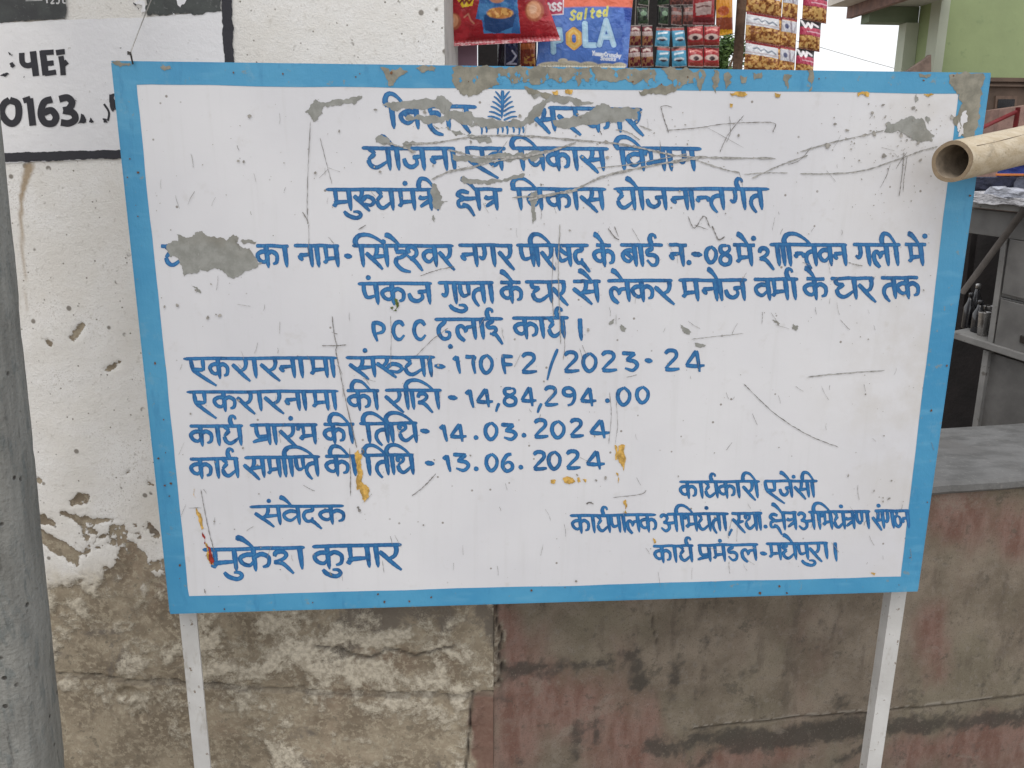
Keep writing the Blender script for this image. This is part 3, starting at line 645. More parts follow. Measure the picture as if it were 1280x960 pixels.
def inboard(u, v):
    return v > 120+(u-170)*.01 and v < 742-(u-236)*.025 and u > 174+(v-106)*.1 and u < 1194-(v-117)*.12
def speck(u, v, r):
    n = rnd.choice((5, 6, 7)); a0 = rnd.random()*6; e = rnd.uniform(.5, 1); t = rnd.random()*3
    P = []
    for i in range(n):
        a = a0+i*2*math.pi/n; x, y = math.cos(a)*r*rnd.uniform(.6, 1.2), math.sin(a)*r*e*rnd.uniform(.6, 1.2)
        P.append((u+x*math.cos(t)-y*math.sin(t), v+x*math.sin(t)+y*math.cos(t)))
    return P
for _ in range(420):
    u = rnd.uniform(175, 1190); v = rnd.uniform(115, 738)
    if inboard(u, v): sp.append(speck(u, v, min(2.0, .3+rnd.expovariate(2.9))))
for _ in range(150):     # the busy corner round the big right-hand patch
    u = rnd.gauss(1120, 45); v = rnd.gauss(160, 30)
    if inboard(u, v): sp.append(speck(u, v, min(3.2, .4+rnd.expovariate(1.5))))
for _ in range(110):
    u = rnd.gauss(700, 120); v = rnd.gauss(150, 45)
    if inboard(u, v): sp.append(speck(u, v, min(3.0, .4+rnd.expovariate(1.5))))
for _ in range(60):
    u = rnd.uniform(1060, 1180); v = rnd.uniform(180, 640)
    if inboard(u, v): sp.append(speck(u, v, min(2.2, .4+rnd.expovariate(2))))
for u, v, r in ((394, 216, 2), (424, 164, 2.2), (475, 215, 2), (298, 201, 3), (305, 202, 2), (312, 145, 3.2), (275, 394, 2.3), (260, 397, 2.6), (222, 381, 2.4), (206, 383, 2.2), (264, 355, 1.8), (298, 500, 2), (712, 288, 2), (650, 145, 3), (735, 412, 3), (745, 600, 2), (757, 597, 2.6), (721, 593, 1.8), (1060, 594, 2.2), (1111, 623, 2.4), (1092, 613, 2), (923, 169, 2.5), (1150, 200, 3), (1104, 195, 4), (1034, 181, 4), (1092, 166, 5), (1080, 169, 4)):
    sp.append(speck(u, v, r))
patchset('paint_speck', sp, SPECK, .0019, board, lv=1, kind='stuff', label='small grey chips and dirt specks all over the white face')

# ================================================================== ground
def m_ground():
    b = NB('ground_packed_earth'); n = b.noise(3, 6, .6); n2 = b.noise(40, 5, .6)
    b.bump(n2, .01)
    return b.fin(b.mix(b.ramp(n2, .4, .7), b.mix(n, (.16, .13, .10), (.26, .23, .19)), (.3, .27, .23)), .95, 0, .2)
o = mesh('ground', [(-400, -400, 0), (400, -400, 0), (400, 400, 0), (-400, 400, 0)], [[0, 1, 2, 3]], m_ground()); o['kind'] = 'structure'

# ================================================================== left wall (whitewashed, flaking)
def lwp(pts): return [LW.loc(*p) for p in pts]
def wall_grid(plane, s0, s1, z0, z1, step, relief, masks, thick, m, parent, name='plaster_face'):
    nx = int((s1-s0)/step)+1; nz = int((z1-z0)/step)+1
    s_, z_ = np.meshgrid(np.linspace(s0, s1, nx), np.linspace(z0, z1, nz))
    rel = relief(s_, z_)
    P = plane.p[None, None]+s_[..., None]*plane.e1+z_[..., None]*plane.e2+rel[..., None]*plane.n
    V = P.reshape(-1, 3)-np.array(parent.location)
    i = np.arange(nx*nz).reshape(nz, nx)
    F = np.stack([i[:-1, :-1], i[:-1, 1:], i[1:, 1:], i[1:, :-1]], -1).reshape(-1, 4)
    # side, top and back so that the wall has its real thickness
    me = bpy.data.meshes.new(name)
    me.vertices.add(len(V)); me.vertices.foreach_set('co', V.ravel().astype(np.float32))
    me.loops.add(len(F)*4); me.loops.foreach_set('vertex_index', F.ravel().astype(np.int32))
    me.polygons.add(len(F)); me.polygons.foreach_set('loop_start', np.arange(0, len(F)*4, 4, dtype=np.int32)); me.polygons.foreach_set('loop_total', np.full(len(F), 4, np.int32))
    me.update(calc_edges=True); me.polygons.foreach_set('use_smooth', np.ones(len(F), bool))
    for k, fn in masks.items():
        a = me.attributes.new(k, 'FLOAT', 'POINT'); a.data.foreach_set('value', np.broadcast_to(fn(s_, z_), s_.shape).ravel().astype(np.float32))
    me.materials.append(m)
    o = bpy.data.objects.new(name, me); C.objects.link(o); o.parent = parent
    return o
lwall = empty('plastered_wall', (RX-.5, RY, 0))
tag(lwall, 'whitewashed plaster wall behind the left of the signboard, flaking to brown plaster low down', 'wall')
bound = lwp([(-60, 705), (40, 712), (58, 735), (84, 742), (100, 722), (96, 694), (112, 690), (128, 668), (150, 668), (172, 690), (186, 700), (205, 716), (240, 700), (330, 700), (420, 690), (560, 690)])
bx = np.array([p[0] for p in bound]); bz = np.array([p[1] for p in bound])
_h = [LW.loc(*p) for p in [(60, 650), (88, 700)]]
holes = [(lwp([(52, 648), (66, 655)]), .010), (lwp([(50, 670), (78, 690), (100, 700)]), .016), (lwp([(92, 628), (106, 622)]), .006), (lwp([(186, 602), (194, 608)]), .005), (lwp([(153, 598), (160, 590)]), .003), (lwp([(92, 422), (104, 406)]), .006),
         (lwp([(136, 462), (150, 452)]), .003), (lwp([(60, 425), (66, 430)]), .002), (lwp([(45, 598), (50, 600)]), .009), (lwp([(188, 660), (196, 668)]), .010), (lwp([(78, 640), (100, 650), (150, 650)]), .004)]
resid = [(lwp([(170, 835), (200, 815), (222, 812)]), .020), (lwp([(240, 790), (262, 835), (330, 835), (380, 810)]), .026), (lwp([(330, 770), (372, 790), (350, 830)]), .025), (lwp([(60, 848), (110, 862), (160, 872), (215, 860)]), .012), (lwp([(320, 870), (340, 900), (370, 950)]), .016),
         (lwp([(62, 800), (64, 850)]), .012), (lwp([(395, 800), (440, 805), (560, 790)]), .022), (lwp([(400, 835), (470, 845), (590, 855)]), .022), (lwp([(480, 875), (560, 890)]), .018), (lwp([(575, 800), (590, 845)]), .012), (lwp([(570, 880), (580, 950)]), .008), (lwp([(380, 940), (350, 980), (360, 1020)]), .012), (lwp([(250, 770), (262, 800)]), .008), (lwp([(105, 700), (112, 730)]), .014), (lwp([(150, 715), (158, 745)]), .006), (lwp([(66, 745), (100, 760)]), .01), (lwp([(130, 690), (142, 700)]), .008)]
crackL = lwp([(66, 843), (160, 850), (230, 853), (300, 858), (390, 862), (470, 866), (560, 867), (600, 865)])
crack2 = lwp([(393, 808), (420, 812), (450, 818), (465, 822), (482, 810), (520, 820), (548, 812), (568, 808)])
gouge = lwp([(158, 862), (172, 872), (178, 892)])
crack3 = lwp([(590, 865), (588, 900), (583, 960)]); 
def lw_paint(s, z):
    zb = np.interp(s, bx, bz)
    p = (z-zb)/.05
    p = np.clip(p, -1.6, 2.2)
    for pts, r in holes: p = np.minimum(p, (dseg(s, z, pts)-r)/.008)
    q = np.full(s.shape, -1.)
    for pts, r in resid: q = np.maximum(q, (r*1.5-dseg(s, z, pts))/.045)
    n = (fbm(s*26, z*26, 5, 4)-.5)*2.4+(fbm(s*110, z*110, 55, 3)-.5)*1.2
    k = np.clip(1.15-np.abs(z-zb)/.5, .32, 1)
    return np.maximum(p*.5+n*np.where(z > zb-.03, k*.85, .3), q*.75+n*1.15-.05)
def lw_relief(s, z):
    p = sst(-.15, .15, lw_paint(s, z))
    r = p*.0028+(fbm(s*5, z*5, 9, 3)-.5)*.010+(fbm(s*40, z*40, 3, 4)-.5)*.0045*(1.3-p)+(fbm(s*120, z*120, 8, 2)-.5)*.0016*(1.2-p)
    r = .0028*p+(r-.0028*p)*(.12+.88*sst(1.42, 1.15, z))
    zc = np.interp(s, [q[0] for q in crackL], [q[1] for q in crackL])+(fbm(s*30, s*0, 4, 3)-.5)*.012
    r = r+.007*sst(.006, -.006, z-zc)                       # the lower course stands a little proud
    r = r-.012*sst(.005, .0, np.abs(z-zc))
    r = r-.006*sst(.006, .0, dseg(s, z+(fbm(s*60, z*0, 2, 2)-.5)*.012, crack2))-.008*sst(.006, 0, dseg(s, z, crack3))
    r = r-.014*sst(.022, .004, dseg(s, z, gouge)+(fbm(s*60, z*60, 21, 3)-.5)*.02)      # a knocked-out hollow
    return r
def lw_crack(s, z):
    zc = np.interp(s, [q[0] for q in crackL], [q[1] for q in crackL])+(fbm(s*30, s*0, 4, 3)-.5)*.012
    return np.maximum(.55*sst(.006, 0, np.abs(z-zc+.003)), np.maximum(.8*sst(.006, 0, dseg(s, z+(fbm(s*60, z*0, 2, 2)-.5)*.012, crack2)), sst(.005, 0, dseg(s, z, crack3))))
_drip = lwp([(38, 208), (33, 225), (28, 245), (27, 280), (31, 330), (35, 390)])
def lw_redd(s, z):
    zc = np.interp(s, [q[0] for q in crackL], [q[1] for q in crackL]); e = (fbm(s*25, z*25, 71, 4)-.5)*.05
    return sst(-.004, .01, s-crack3[1][0]+e)*sst(.004, -.008, z-zc)*.9
def lw_drip(s, z):
    d = dseg(s, z, _drip); wd = np.interp(z, [_drip[-1][1], _drip[2][1], _drip[0][1]], [.002, .006, .013])
    return sst(1, .4, d/wd)*np.interp(z, [_drip[-1][1], _drip[2][1]], [.25, .9])
_warm = LW.loc(300, 700)[1]
def m_lw():
    b = NB('flaking_whitewash')
    P = b.attr('paint'); n1 = b.noise(90, 5, .65); n2 = b.noise(9, 5, .6); n3 = b.noise(300, 3); n4 = b.noise(2.5, 4)
    f = b.ramp(b.math('ADD', P, b.math('MULTIPLY', b.math('SUBTRACT', n1, .5), 1.1)), -.06, .06)
    wcol = b.mix(b.ramp(n2, .35, .68), (.76, .74, .70), (.83, .82, .80))
    wcol = b.mix(b.ramp(n4, .45, .7, 0, .5), wcol, (.72, .68, .61))
    wcol = b.mix(b.ramp(n1, .56, .72, 0, .45), wcol, (.50, .47, .42))
    wcol = b.mix(b.math('MULTIPLY', b.ramp(n3, .56, .66), b.ramp(n2, .45, .65, 0, .55)), wcol, (.42, .38, .33))
    vd = b.math('MAXIMUM', b.math('MULTIPLY', b.ramp(b.voro(26), .17, .10), b.ramp(b.noise(22, 3), .48, .55)), b.math('MULTIPLY', b.ramp(b.voro(70), .16, .09), b.ramp(b.noise(35, 3), .5, .58)))
    wcol = b.mix(vd, wcol, (.27, .25, .22))
    bc = b.mix(b.ramp(n2, .38, .62), (.22, .18, .13), (.36, .305, .225))
    bc = b.mix(b.ramp(n4, .5, .68, 0, .6), bc, (.24, .155, .11))
    bc = b.mix(b.ramp(n1, .48, .60, 0, .75), bc, (.44, .385, .29)); bc = b.mix(b.ramp(b.noise(45, 6, .75), .56, .64, 0, .6), bc, (.10, .082, .06))
    bc = b.mix(b.ramp(n3, .58, .75, 0, .6), bc, (.09, .075, .06))
    bc = b.mix(b.ramp(b.noise(4.2, 6, .65, dist=.4), .53, .60, 0, .8), bc, (.155, .135, .115))
    sz = b.node('ShaderNodeSeparateXYZ'); b.t.links.new(b.tc.outputs['Object'], sz.inputs[0])
    old = b.ramp(b.math('ADD', sz.outputs[2], b.math('MULTIPLY', n2, .12)), .79, .70)      # the oldest limewash near the foot is yellowed
    wcol = b.mix(b.math('MULTIPLY', old, .85), wcol, b.mix(b.ramp(n1, .35, .65), (.33, .28, .20), (.60, .54, .42)))
    f = b.math('ADD', b.math('MULTIPLY', f, b.math('SUBTRACT', 1.0, old)), b.math('MULTIPLY', b.ramp(b.math('ADD', P, b.math('MULTIPLY', b.math('SUBTRACT', n3, .5), 1.6)), -.50, .55), old))
    c = b.mix(f, bc, wcol)
    c = b.mix(b.attr('redd'), c, b.mix(n1, (.15, .075, .06), (.22, .14, .11)))
    c = b.mix(b.attr('drip'), c, (.36, .27, .17))
    c = b.mix(b.attr('crack'), c, (.05, .042, .035))
    b.bump(b.math('ADD', b.math('MULTIPLY', f, .6), b.math('ADD', b.math('MULTIPLY', n1, .5), b.math('MULTIPLY', n3, .35))), .0035, .8)
    return b.fin(c, .85, 0, .2)
MLW = m_lw()
SL = LW.loc(-90, 400)[0]; SU = LW.loc(556, 60)[0]
ZSTEP = 1.122
wall_grid(LW, SL-.5, .0, 0, ZSTEP, .0052, lw_relief, {'paint': lw_paint, 'crack': lw_crack, 'drip': lw_drip, 'redd': lw_redd}, .2, MLW, lwall)
wall_grid(LW, SL-.5, SU, ZSTEP, 2.75, .0058, lw_relief, {'paint': lw_paint, 'crack': lw_crack, 'drip': lw_drip, 'redd': lw_redd}, .2, MLW, lwall)
# wall body behind the face (gives the wall its thickness, side and top)
def _bd(x, z): return [LW.pt(SL-.5, z, -.012), LW.pt(x, z, -.012), LW.pt(x, z, -.23), LW.pt(SL-.5, z, -.23)]
slab('wall_body', _bd(-.001, 0), (0, 0, ZSTEP-.002), simple('plaster_brown_body', (.28, .25, .2), .85, .15, 12, bump=.002), lwall)
slab('wall_body', _bd(SU-.001, ZSTEP), (0, 0, 2.75-ZSTEP), simple('plaster_pale', (.50, .48, .45), .85, .15, 12, bump=.002), lwall)
# painted notice on the whitewash
pan = patchset('whitewash_panel', [[(-60, 32), (84, 25), (120, 24), (186, 22), (279, 14), (286, 78), (293, 190), (150, 198), (0, 204), (-60, 206)]], POSTER, .0043, lwall, LW, 3, .03)
blk = []
bkw = dict(m=BLACKP, off=.0050, parent=lwall, plane=LW, lv=3, amp=.05)
patchset('black_frame_line', [[(277, -30), (290, -30), (292, 30), (294, 78), (298, 190), (284, 190), (282, 78), (279, 40)], [(-60, 194), (0, 191.5), (150, 187), (282, 180), (284, 190), (150, 198), (0, 202.5), (-60, 205)]], **bkw)
patchset('dark_poster', [[(-60, -40), (82, -40), (84, 3), (85, 16), (83, 24), (40, 26), (0, 28.5), (-60, 30)]], DARKPOST, .0054, lwall, LW, 2, .05)
patchset('dark_poster', [[(184, -40), (277, -40), (278, 14), (240, 17), (186, 20), (179, 12), (186, 6), (178, -6), (183, -20)]], DARKPOST, .0054, lwall, LW, 3, .10)
patchset('poster_tear', [[(218, -8), (236, -8), (233, 4), (227, 10), (223, 4)], [(217, 16), (220, 19), (216, 20)], [(170, 4), (182, 2), (184, 14), (178, 18), (180, 9)]], POSTER, .0058, lwall, LW, 2, .15)
def wallwrite(name, items, m, off, wdt):
    b_ = Brush(off)
    for pts, w_ in items:
        P = catmull(pts, 8); b_.add(P, np.full(len(P), w_*wdt), LW)
    return b_.done(name, m, lwall)
wallwrite('black_lettering', [
    ([(27, 66), (28, 78), (34, 82), (42, 80)], .8), ([(41, 64), (43, 80), (45, 95)], .95),
    ([(53, 63), (55, 78), (57, 94)], .95), ([(51, 66), (60, 65.5), (67, 65)], .75), ([(54, 80), (62, 79), (67, 78.5)], .75), ([(56, 92), (64, 91), (70, 90)], .75),
    ([(70, 66), (76, 65), (81, 64.5)], .8), ([(76, 70), (78, 82), (79, 94)], .8), ([(80, 76), (84, 81)], .6),
    ([(12, 125), (5, 130), (2, 141), (9, 152), (17, 154), (23, 146), (22, 130), (12, 125)], 1.0),
    ([(29, 126), (38, 123)], .8), ([(37, 123), (39, 140), (41, 157)], 1.0),
    ([(65, 124), (55, 128), (51, 142), (56, 153), (66, 154), (70, 146), (64, 138), (54, 141)], 1.0),
    ([(74, 124), (84, 122), (90, 128), (86, 136), (79, 138)], 1.0), ([(79, 138), (91, 141), (94, 149), (86, 154), (76, 153)], 1.0),
    ([(138, 118), (138, 128)], .35), ([(143, 125), (145, 137)], .4), ([(130, 130), (136, 140), (135, 151)], .3)], BLACKP, .0050, 8.6)
patchset('black_letter_scrap', [[(14, 80), (18, 78), (21, 82), (18, 85), (15, 84)], [(2, 95), (8, 92), (15, 94), (10, 95.5)], [(103, 142), (109, 153), (99, 155)], [(115, 147), (119, 153), (113, 153)], [(12, 65), (18, 68), (17, 71)], [(82, 77), (86, 80), (83, 85), (79, 84)], [(31, 96), (33, 95), (32, 98)], [(130, 148), (136, 149), (136, 154), (131, 153)],
                                [(97, 122), (98, 127), (96, 126)], [(151, 59), (154, 60), (152, 61)], [(141, 118), (145, 117), (145, 128), (143, 140), (139, 132)], [(168, 3), (173, 5), (171, 8)], [(172, 8), (176, 11), (174, 13)], [(160, 66), (166, 66), (166, 70), (161, 69)]], BLACKP, .0053, lwall, LW, 2, .12, kind='stuff')
wallwrite('white_lettering', [([(58, -3), (59, 4)], .9), ([(64, -4), (67, -1), (64, 4), (68, 4)], .8), ([(72, -4), (74, 0), (73, 4), (70, 4)], .8), ([(83, -2), (79, -1), (79, 3), (82, 4)], .8), ([(32, 1), (42, .8), (53, .5)], .3)], simple('faded_white_print', (.6, .6, .6), .6, .1, 50, bump=0), .0058, 2.4)

# ================================================================== counter wall with slab
cwall = empty('counter_wall', (RX+.5, RY, 0))
tag(cwall, 'low brown and faded red plastered shop wall below the grey counter slab', 'wall')
def cwp(pts): return [CW.loc(*p) for p in pts]
ZS = CW.loc(1230, 612)[1]
SR = CW.loc(1420, 700)[0]+.5
redA = [(cwp([(640, 870), (700, 880), (760, 900), (800, 960), (830, 1010)]), .05), (cwp([(625, 780), (640, 800), (650, 880), (640, 940)]), .025), (cwp([(1190, 640), (1260, 660), (1340, 660)]), .035), (cwp([(1165, 780), (1175, 840)]), .010), (cwp([(1120, 940), (1200, 935), (1300, 920)]), .04), (cwp([(900, 950), (1000, 945)]), .02)]
stain = [(cwp([(630, 836), (680, 834), (740, 832), (790, 818)]), .024), (cwp([(795, 820), (799, 845), (798, 858)]), .013), (cwp([(820, 934), (880, 926), (960, 926), (1050, 914), (1150, 908), (1300, 896)]), .026), (cwp([(845, 812), (845, 850)]), .004), (cwp([(720, 910), (722, 950)]), .006), (cwp([(745, 900), (747, 950)]), .005), (cwp([(860, 975), (890, 945)]), .02), (cwp([(1040, 960), (1090, 930)]), .015)]
crackR = cwp([(868, 912), (900, 909), (950, 903), (1010, 897), (1060, 893), (1120, 887), (1180, 881), (1240, 874), (1300, 868), (1400, 860)])
crackV = cwp([(623, 745), (619, 768), (627, 795), (622, 815), (629, 832), (624, 852), (600, 862)]); crackU = cwp([(815, 755), (817, 785), (822, 812)])
edge845 = cwp([(626, 812), (740, 808), (760, 806)])
def c_red(s, z):
    r = np.full(s.shape, -1.)
    for pts, q in redA: r = np.maximum(r, (q*1.4-dseg(s, z, pts))/.07)
    return r*.9+(fbm(s*13, z*6, 31, 5)-.5)*2.0
def c_stain(s, z):
    r = np.full(s.shape, -1.)
    for pts, q in stain: r = np.maximum(r, (q*1.15-dseg(s, z, pts))/.024)
    return r*1.1+.05+(fbm(s*8, z*10, 57, 2)-.5)*2.2+(fbm(s*24, z*24, 37, 5)-.5)*2.0+(fbm(s*90, z*90, 47, 3)-.5)*1.4
def c_left(s, z): return sst(.008, .0, s-.012-(fbm(s*30, z*30, 12, 4)-.5)*.06)*sst(cwp([(620, 865)])[0][1]-.01, cwp([(620, 850)])[0][1], z)
def c_crack(s, z):
    j = (fbm(s*50, z*10, 3, 3)-.5)*.008
    return np.maximum(.8*sst(.005, 0, dseg(s, z+j, crackR)), np.maximum(sst(.0045, 0, dseg(s+j, z, crackV)), .6*sst(.003, 0, dseg(s+j, z, crackU))))
def c_white(s, z):
    j = (fbm(s*50, z*10, 3, 3)-.5)*.008
    return sst(.006, .002, dseg(s, z+j-.006, crackR))*.7*(fbm(s*70, z*70, 41, 2) > .45)
def c_relief(s, z):
    j = (fbm(s*50, z*10, 3, 3)-.5)*.008
    zc = np.interp(s, [q[0] for q in crackR], [q[1] for q in crackR])
    r = (fbm(s*4, z*4, 19, 3)-.5)*.012+(fbm(s*50, z*50, 13, 3)-.5)*.0022+.0035*c_left(s, z)+c_left(s, z)*(fbm(s*40, z*40, 3, 3)-.5)*.005
    r = r-.006*sst(.004, -.004, z-zc-j)*sst(crackR[0][0]-.03, crackR[0][0]+.01, s)
    ze = edge845[0][1]
    r = r+.002*sst(-.004, .004, z-ze)*sst(edge845[2][0]+.02, edge845[2][0]-.02, s)
    return r-.009*c_crack(s, z)
def m_cw():
    b = NB('stained_plaster'); n1 = b.noise(60, 5, .6); n2 = b.noise(7, 5, .6); n3 = b.noise(350, 3); n4 = b.noise(16, 5, .6, stretch=(1.6, 1.6, .45)); n5 = b.noise(3, 3)
    base = b.mix(b.ramp(n2, .35, .65), (.150, .123, .093), (.245, .205, .160))
    base = b.mix(b.ramp(n5, .4, .62, 0, .55), base, (.180, .162, .115))
    base = b.mix(b.ramp(n1, .52, .7, 0, .4), base, (.24, .215, .185))
    red = b.mix(b.ramp(n4, .38, .62), (.165, .092, .072), (.24, .155, .128))
    red = b.mix(b.ramp(n1, .45, .7, 0, .55), red, (.215, .155, .132))
    fr = b.ramp(b.math('ADD', b.attr('red'), b.math('MULTIPLY', b.math('SUBTRACT', n1, .5), .5)), -.8, .6)
    c = b.mix(fr, base, red)
    lf = b.mix(b.ramp(n1, .45, .6), (.17, .135, .10), (.33, .29, .23))
    c = b.mix(b.attr('left'), c, lf)
    fs = b.ramp(b.math('ADD', b.attr('stain'), b.math('MULTIPLY', b.math('SUBTRACT', n1, .5), 2.0)), -.5, .9, 0, .80)
    c = b.mix(fs, c, (.050, .046, .040))
    c = b.mix(b.ramp(n4, .54, .70, 0, .45), c, (.085, .068, .055)); c = b.mix(b.ramp(b.noise(11, 6, .7, dist=.5), .55, .66, 0, .45), c, (.25, .215, .175)); c = b.mix(b.ramp(b.noise(19, 6, .75), .57, .64, 0, .5), c, (.075, .068, .055))
    c = b.mix(b.ramp(n3, .54, .70, 0, .55), c, (.065, .052, .042)); c = b.mix(b.ramp(b.noise(210, 4, .7), .56, .72, 0, .35), c, (.34, .29, .24))
    c = b.mix(b.attr('pale'), c, (.42, .39, .34))
    c = b.mix(b.attr('crack'), c, (.045, .035, .03))
    b.bump(b.math('ADD', b.math('MULTIPLY', n1, .5), b.math('MULTIPLY', n3, .4)), .002, .8)
    return b.fin(c, .8, 0, .25)
MCW = m_cw()
wall_grid(CW, 0, SR, 0, ZS, .006, c_relief, {'red': c_red, 'stain': c_stain, 'left': c_left, 'crack': c_crack, 'pale': c_white}, .2, MCW, cwall)
slab('wall_body', [CW.pt(.002, 0, -.016), CW.pt(SR, 0, -.016), CW.pt(SR, 0, -.22), CW.pt(.002, 0, -.22)], (0, 0, ZS-.002), simple('plaster_brown', (.2, .17, .14), .85, .2, 12, bump=.002), cwall)
def m_slab():
    b = NB('worn_cement_slab'); n = b.noise(12, 5, .6, stretch=(1, 2, 1)); n2 = b.noise(120, 4, .6); n3 = b.noise(3, 4)
    c = b.mix(b.ramp(n, .35, .65), (.105, .105, .102), (.160, .160, .157)); c = b.mix(b.ramp(n2, .55, .75, 0, .5), c, (.26, .25, .235)); c = b.mix(b.ramp(n3, .5, .7, 0, .5), c, (.095, .09, .085))
    b.bump(n2, .0008); return b.fin(c, b.ramp(n, .3, .7, .55, .75), 0, .4)
MSLAB = m_slab()
zb_ = CW.pt(0, ZS+.012)[2]
# the slab: an irregular thick cement top overhanging the wall a little
def counter_slab():
    N = 90; D = .355; z0 = ZS; V = []; rings = 7
    for i in range(N+1):
        s = .0+SR*i/N; w1 = (fbm(np.array([s*14.]), np.array([0.]), 3, 3)[0]-.5)*.012; w2 = (fbm(np.array([s*9.]), np.array([4.]), 6, 3)[0]-.5)*.008
        for (d, h) in ((-.02, .001), (.010+w1*.5, .001+w2*.2), (.016+w1, .008), (.014+w1, .022+w2*.5), (.004+w1, .029), (-.05, .030+w2*.3), (-D, .030)):
            V.append(CW.pt(s, z0+h, d))
    F = []
    for i in range(N):
        for k in range(rings-1):
            a = i*rings+k; F.append([a, a+rings, a+rings+1, a+1])
    o_ = len(V); 
    V += [CW.pt(0, z0+.001, -D), CW.pt(SR, z0+.001, -D)]
    F += [[6, N*rings+6, o_+1, o_], [o_, o_+1, N*rings, 0][::1], [0, 1, 2, 3, 4, 5, 6, o_], ([N*rings+k for k in range(7)]+[o_+1])[::-1]]
    return mesh('counter_slab', V, F, MSLAB, cwall, smooth=False)
counter_slab()
slab('counter_support', [CW.pt(.05, 0, -.23), CW.pt(SR, 0, -.23), CW.pt(SR, 0, -.345), CW.pt(.05, 0, -.345)], (0, 0, ZS), simple('dark_brick_core', (.12, .09, .07), .9), cwall)

# ================================================================== concrete pole at the left
def m_pole():
    b = NB('weathered_concrete'); n = b.noise(10, 6, .6, stretch=(3, 3, .5)); n2 = b.noise(110, 5, .6); n3 = b.noise(30, 4, .6, stretch=(2, 2, .6))
    c = b.mix(b.ramp(n, .35, .65), (.205, .205, .19), (.29, .29, .27)); c = b.mix(b.ramp(n3, .52, .70, 0, .8), c, (.17, .185, .18)); c = b.mix(b.ramp(n2, .6, .75, 0, .5), c, (.09, .085, .08))
    pit = b.math('MULTIPLY', b.ramp(b.voro(38), .20, .08), b.ramp(b.noise(12, 2), .5, .6)); c = b.mix(pit, c, (.06, .055, .05))
    sr = b.noise(26, 5, .7, stretch=(2.4, 2.4, .22)); c = b.mix(b.ramp(sr, .60, .70, 0, .6), c, (.075, .075, .07)); c = b.mix(b.ramp(sr, .42, .30, 0, .5), c, (.30, .30, .28))
    b.bump(b.math('SUBTRACT', b.math('ADD', n2, b.math('MULTIPLY', n3, .8)), pit), .004); return b.fin(c, .85, 0, .25)
PP = Plane((0, -.20, 0))
pole = empty('concrete_pole', tuple(PP.at(0, 1100)*[1, 1, 0]))
tag(pole, 'rough grey concrete pole cut by the left edge of the photo', 'pole')
def make_pole():
    A, B = PP.at(-31, 205), PP.at(50, 960)
    rows = 200; n = 36; V = []; F = []
    zs = np.linspace(-.2, 4.2, rows)
    for j, z in enumerate(zs):
        t = (z-B[2])/(A[2]-B[2]); xe = B[0]+(A[0]-B[0])*t; hw = .085*(1-.04*z/2)
        cx = xe-hw; cy = -.14
        for k in range(n):
            a = 2*math.pi*k/n; ca, sa = math.cos(a), math.sin(a)
            r = hw/max(abs(ca), abs(sa))**.55
            r = min(r, hw*1.12)/1.0; r = r if abs(r*ca) < hw else hw/abs(ca)
            V.append((cx+r*ca, cy+r*sa*.9, z))
    V = np.array(V); nn = (fbm(V[:, 0]*30+V[:, 1]*20, V[:, 2]*14, 3, 4)-.5)*.006
    fl = (fbm(V[:, 0]*14+V[:, 1]*30+8, V[:, 2]*9, 12, 3) > .64)*.003
    V[:, 0] += nn-fl; V[:, 1] -= nn-fl
    for j in range(rows-1):
        for k in range(n): F.append([j*n+k, j*n+(k+1) % n, (j+1)*n+(k+1) % n, (j+1)*n+k])
    F.append([(rows-1)*n+k for k in range(n)])
    mesh('shaft', V, F, m_pole(), pole, smooth=True)
    mk = []
    b_ = Brush(0.0)
    return
make_pole()

# ================================================================== bamboo pole at the right
def m_bamboo():
    b = NB('bamboo_skin'); n = b.noise(14, 4, .6, stretch=(.6, 4, 6)); n2 = b.noise(90, 4, .6, stretch=(.4, 3, 3))
    c = b.mix(b.ramp(n, .35, .68), (.46, .37, .24), (.58, .50, .37)); c = b.mix(b.ramp(n2, .58, .75, 0, .5), c, (.36, .28, .17)); g_ = b.noise(24, 5, .65); c = b.mix(b.ramp(g_, .58, .72, 0, .65), c, (.27, .22, .15)); c = b.mix(b.ramp(b.noise(160, 3, .6), .64, .72, 0, .7), c, (.12, .09, .06)); b.bump(n2, .0012)
    return b.fin(c, .45, 0, .4)
def m_bcut():
    b = NB('bamboo_cut_edge'); n = b.noise(120, 4, .6); b.bump(n, .001)
    return b.fin(b.mix(n, (.16, .11, .07), (.36, .28, .18)), .8)
bam = empty('bamboo_pole', tuple(Plane((0, -.10, 0)).at(1190, 202)))
tag(bam, 'thick pale bamboo pole, its hollow sawn end in front of the board', 'bamboo pole')
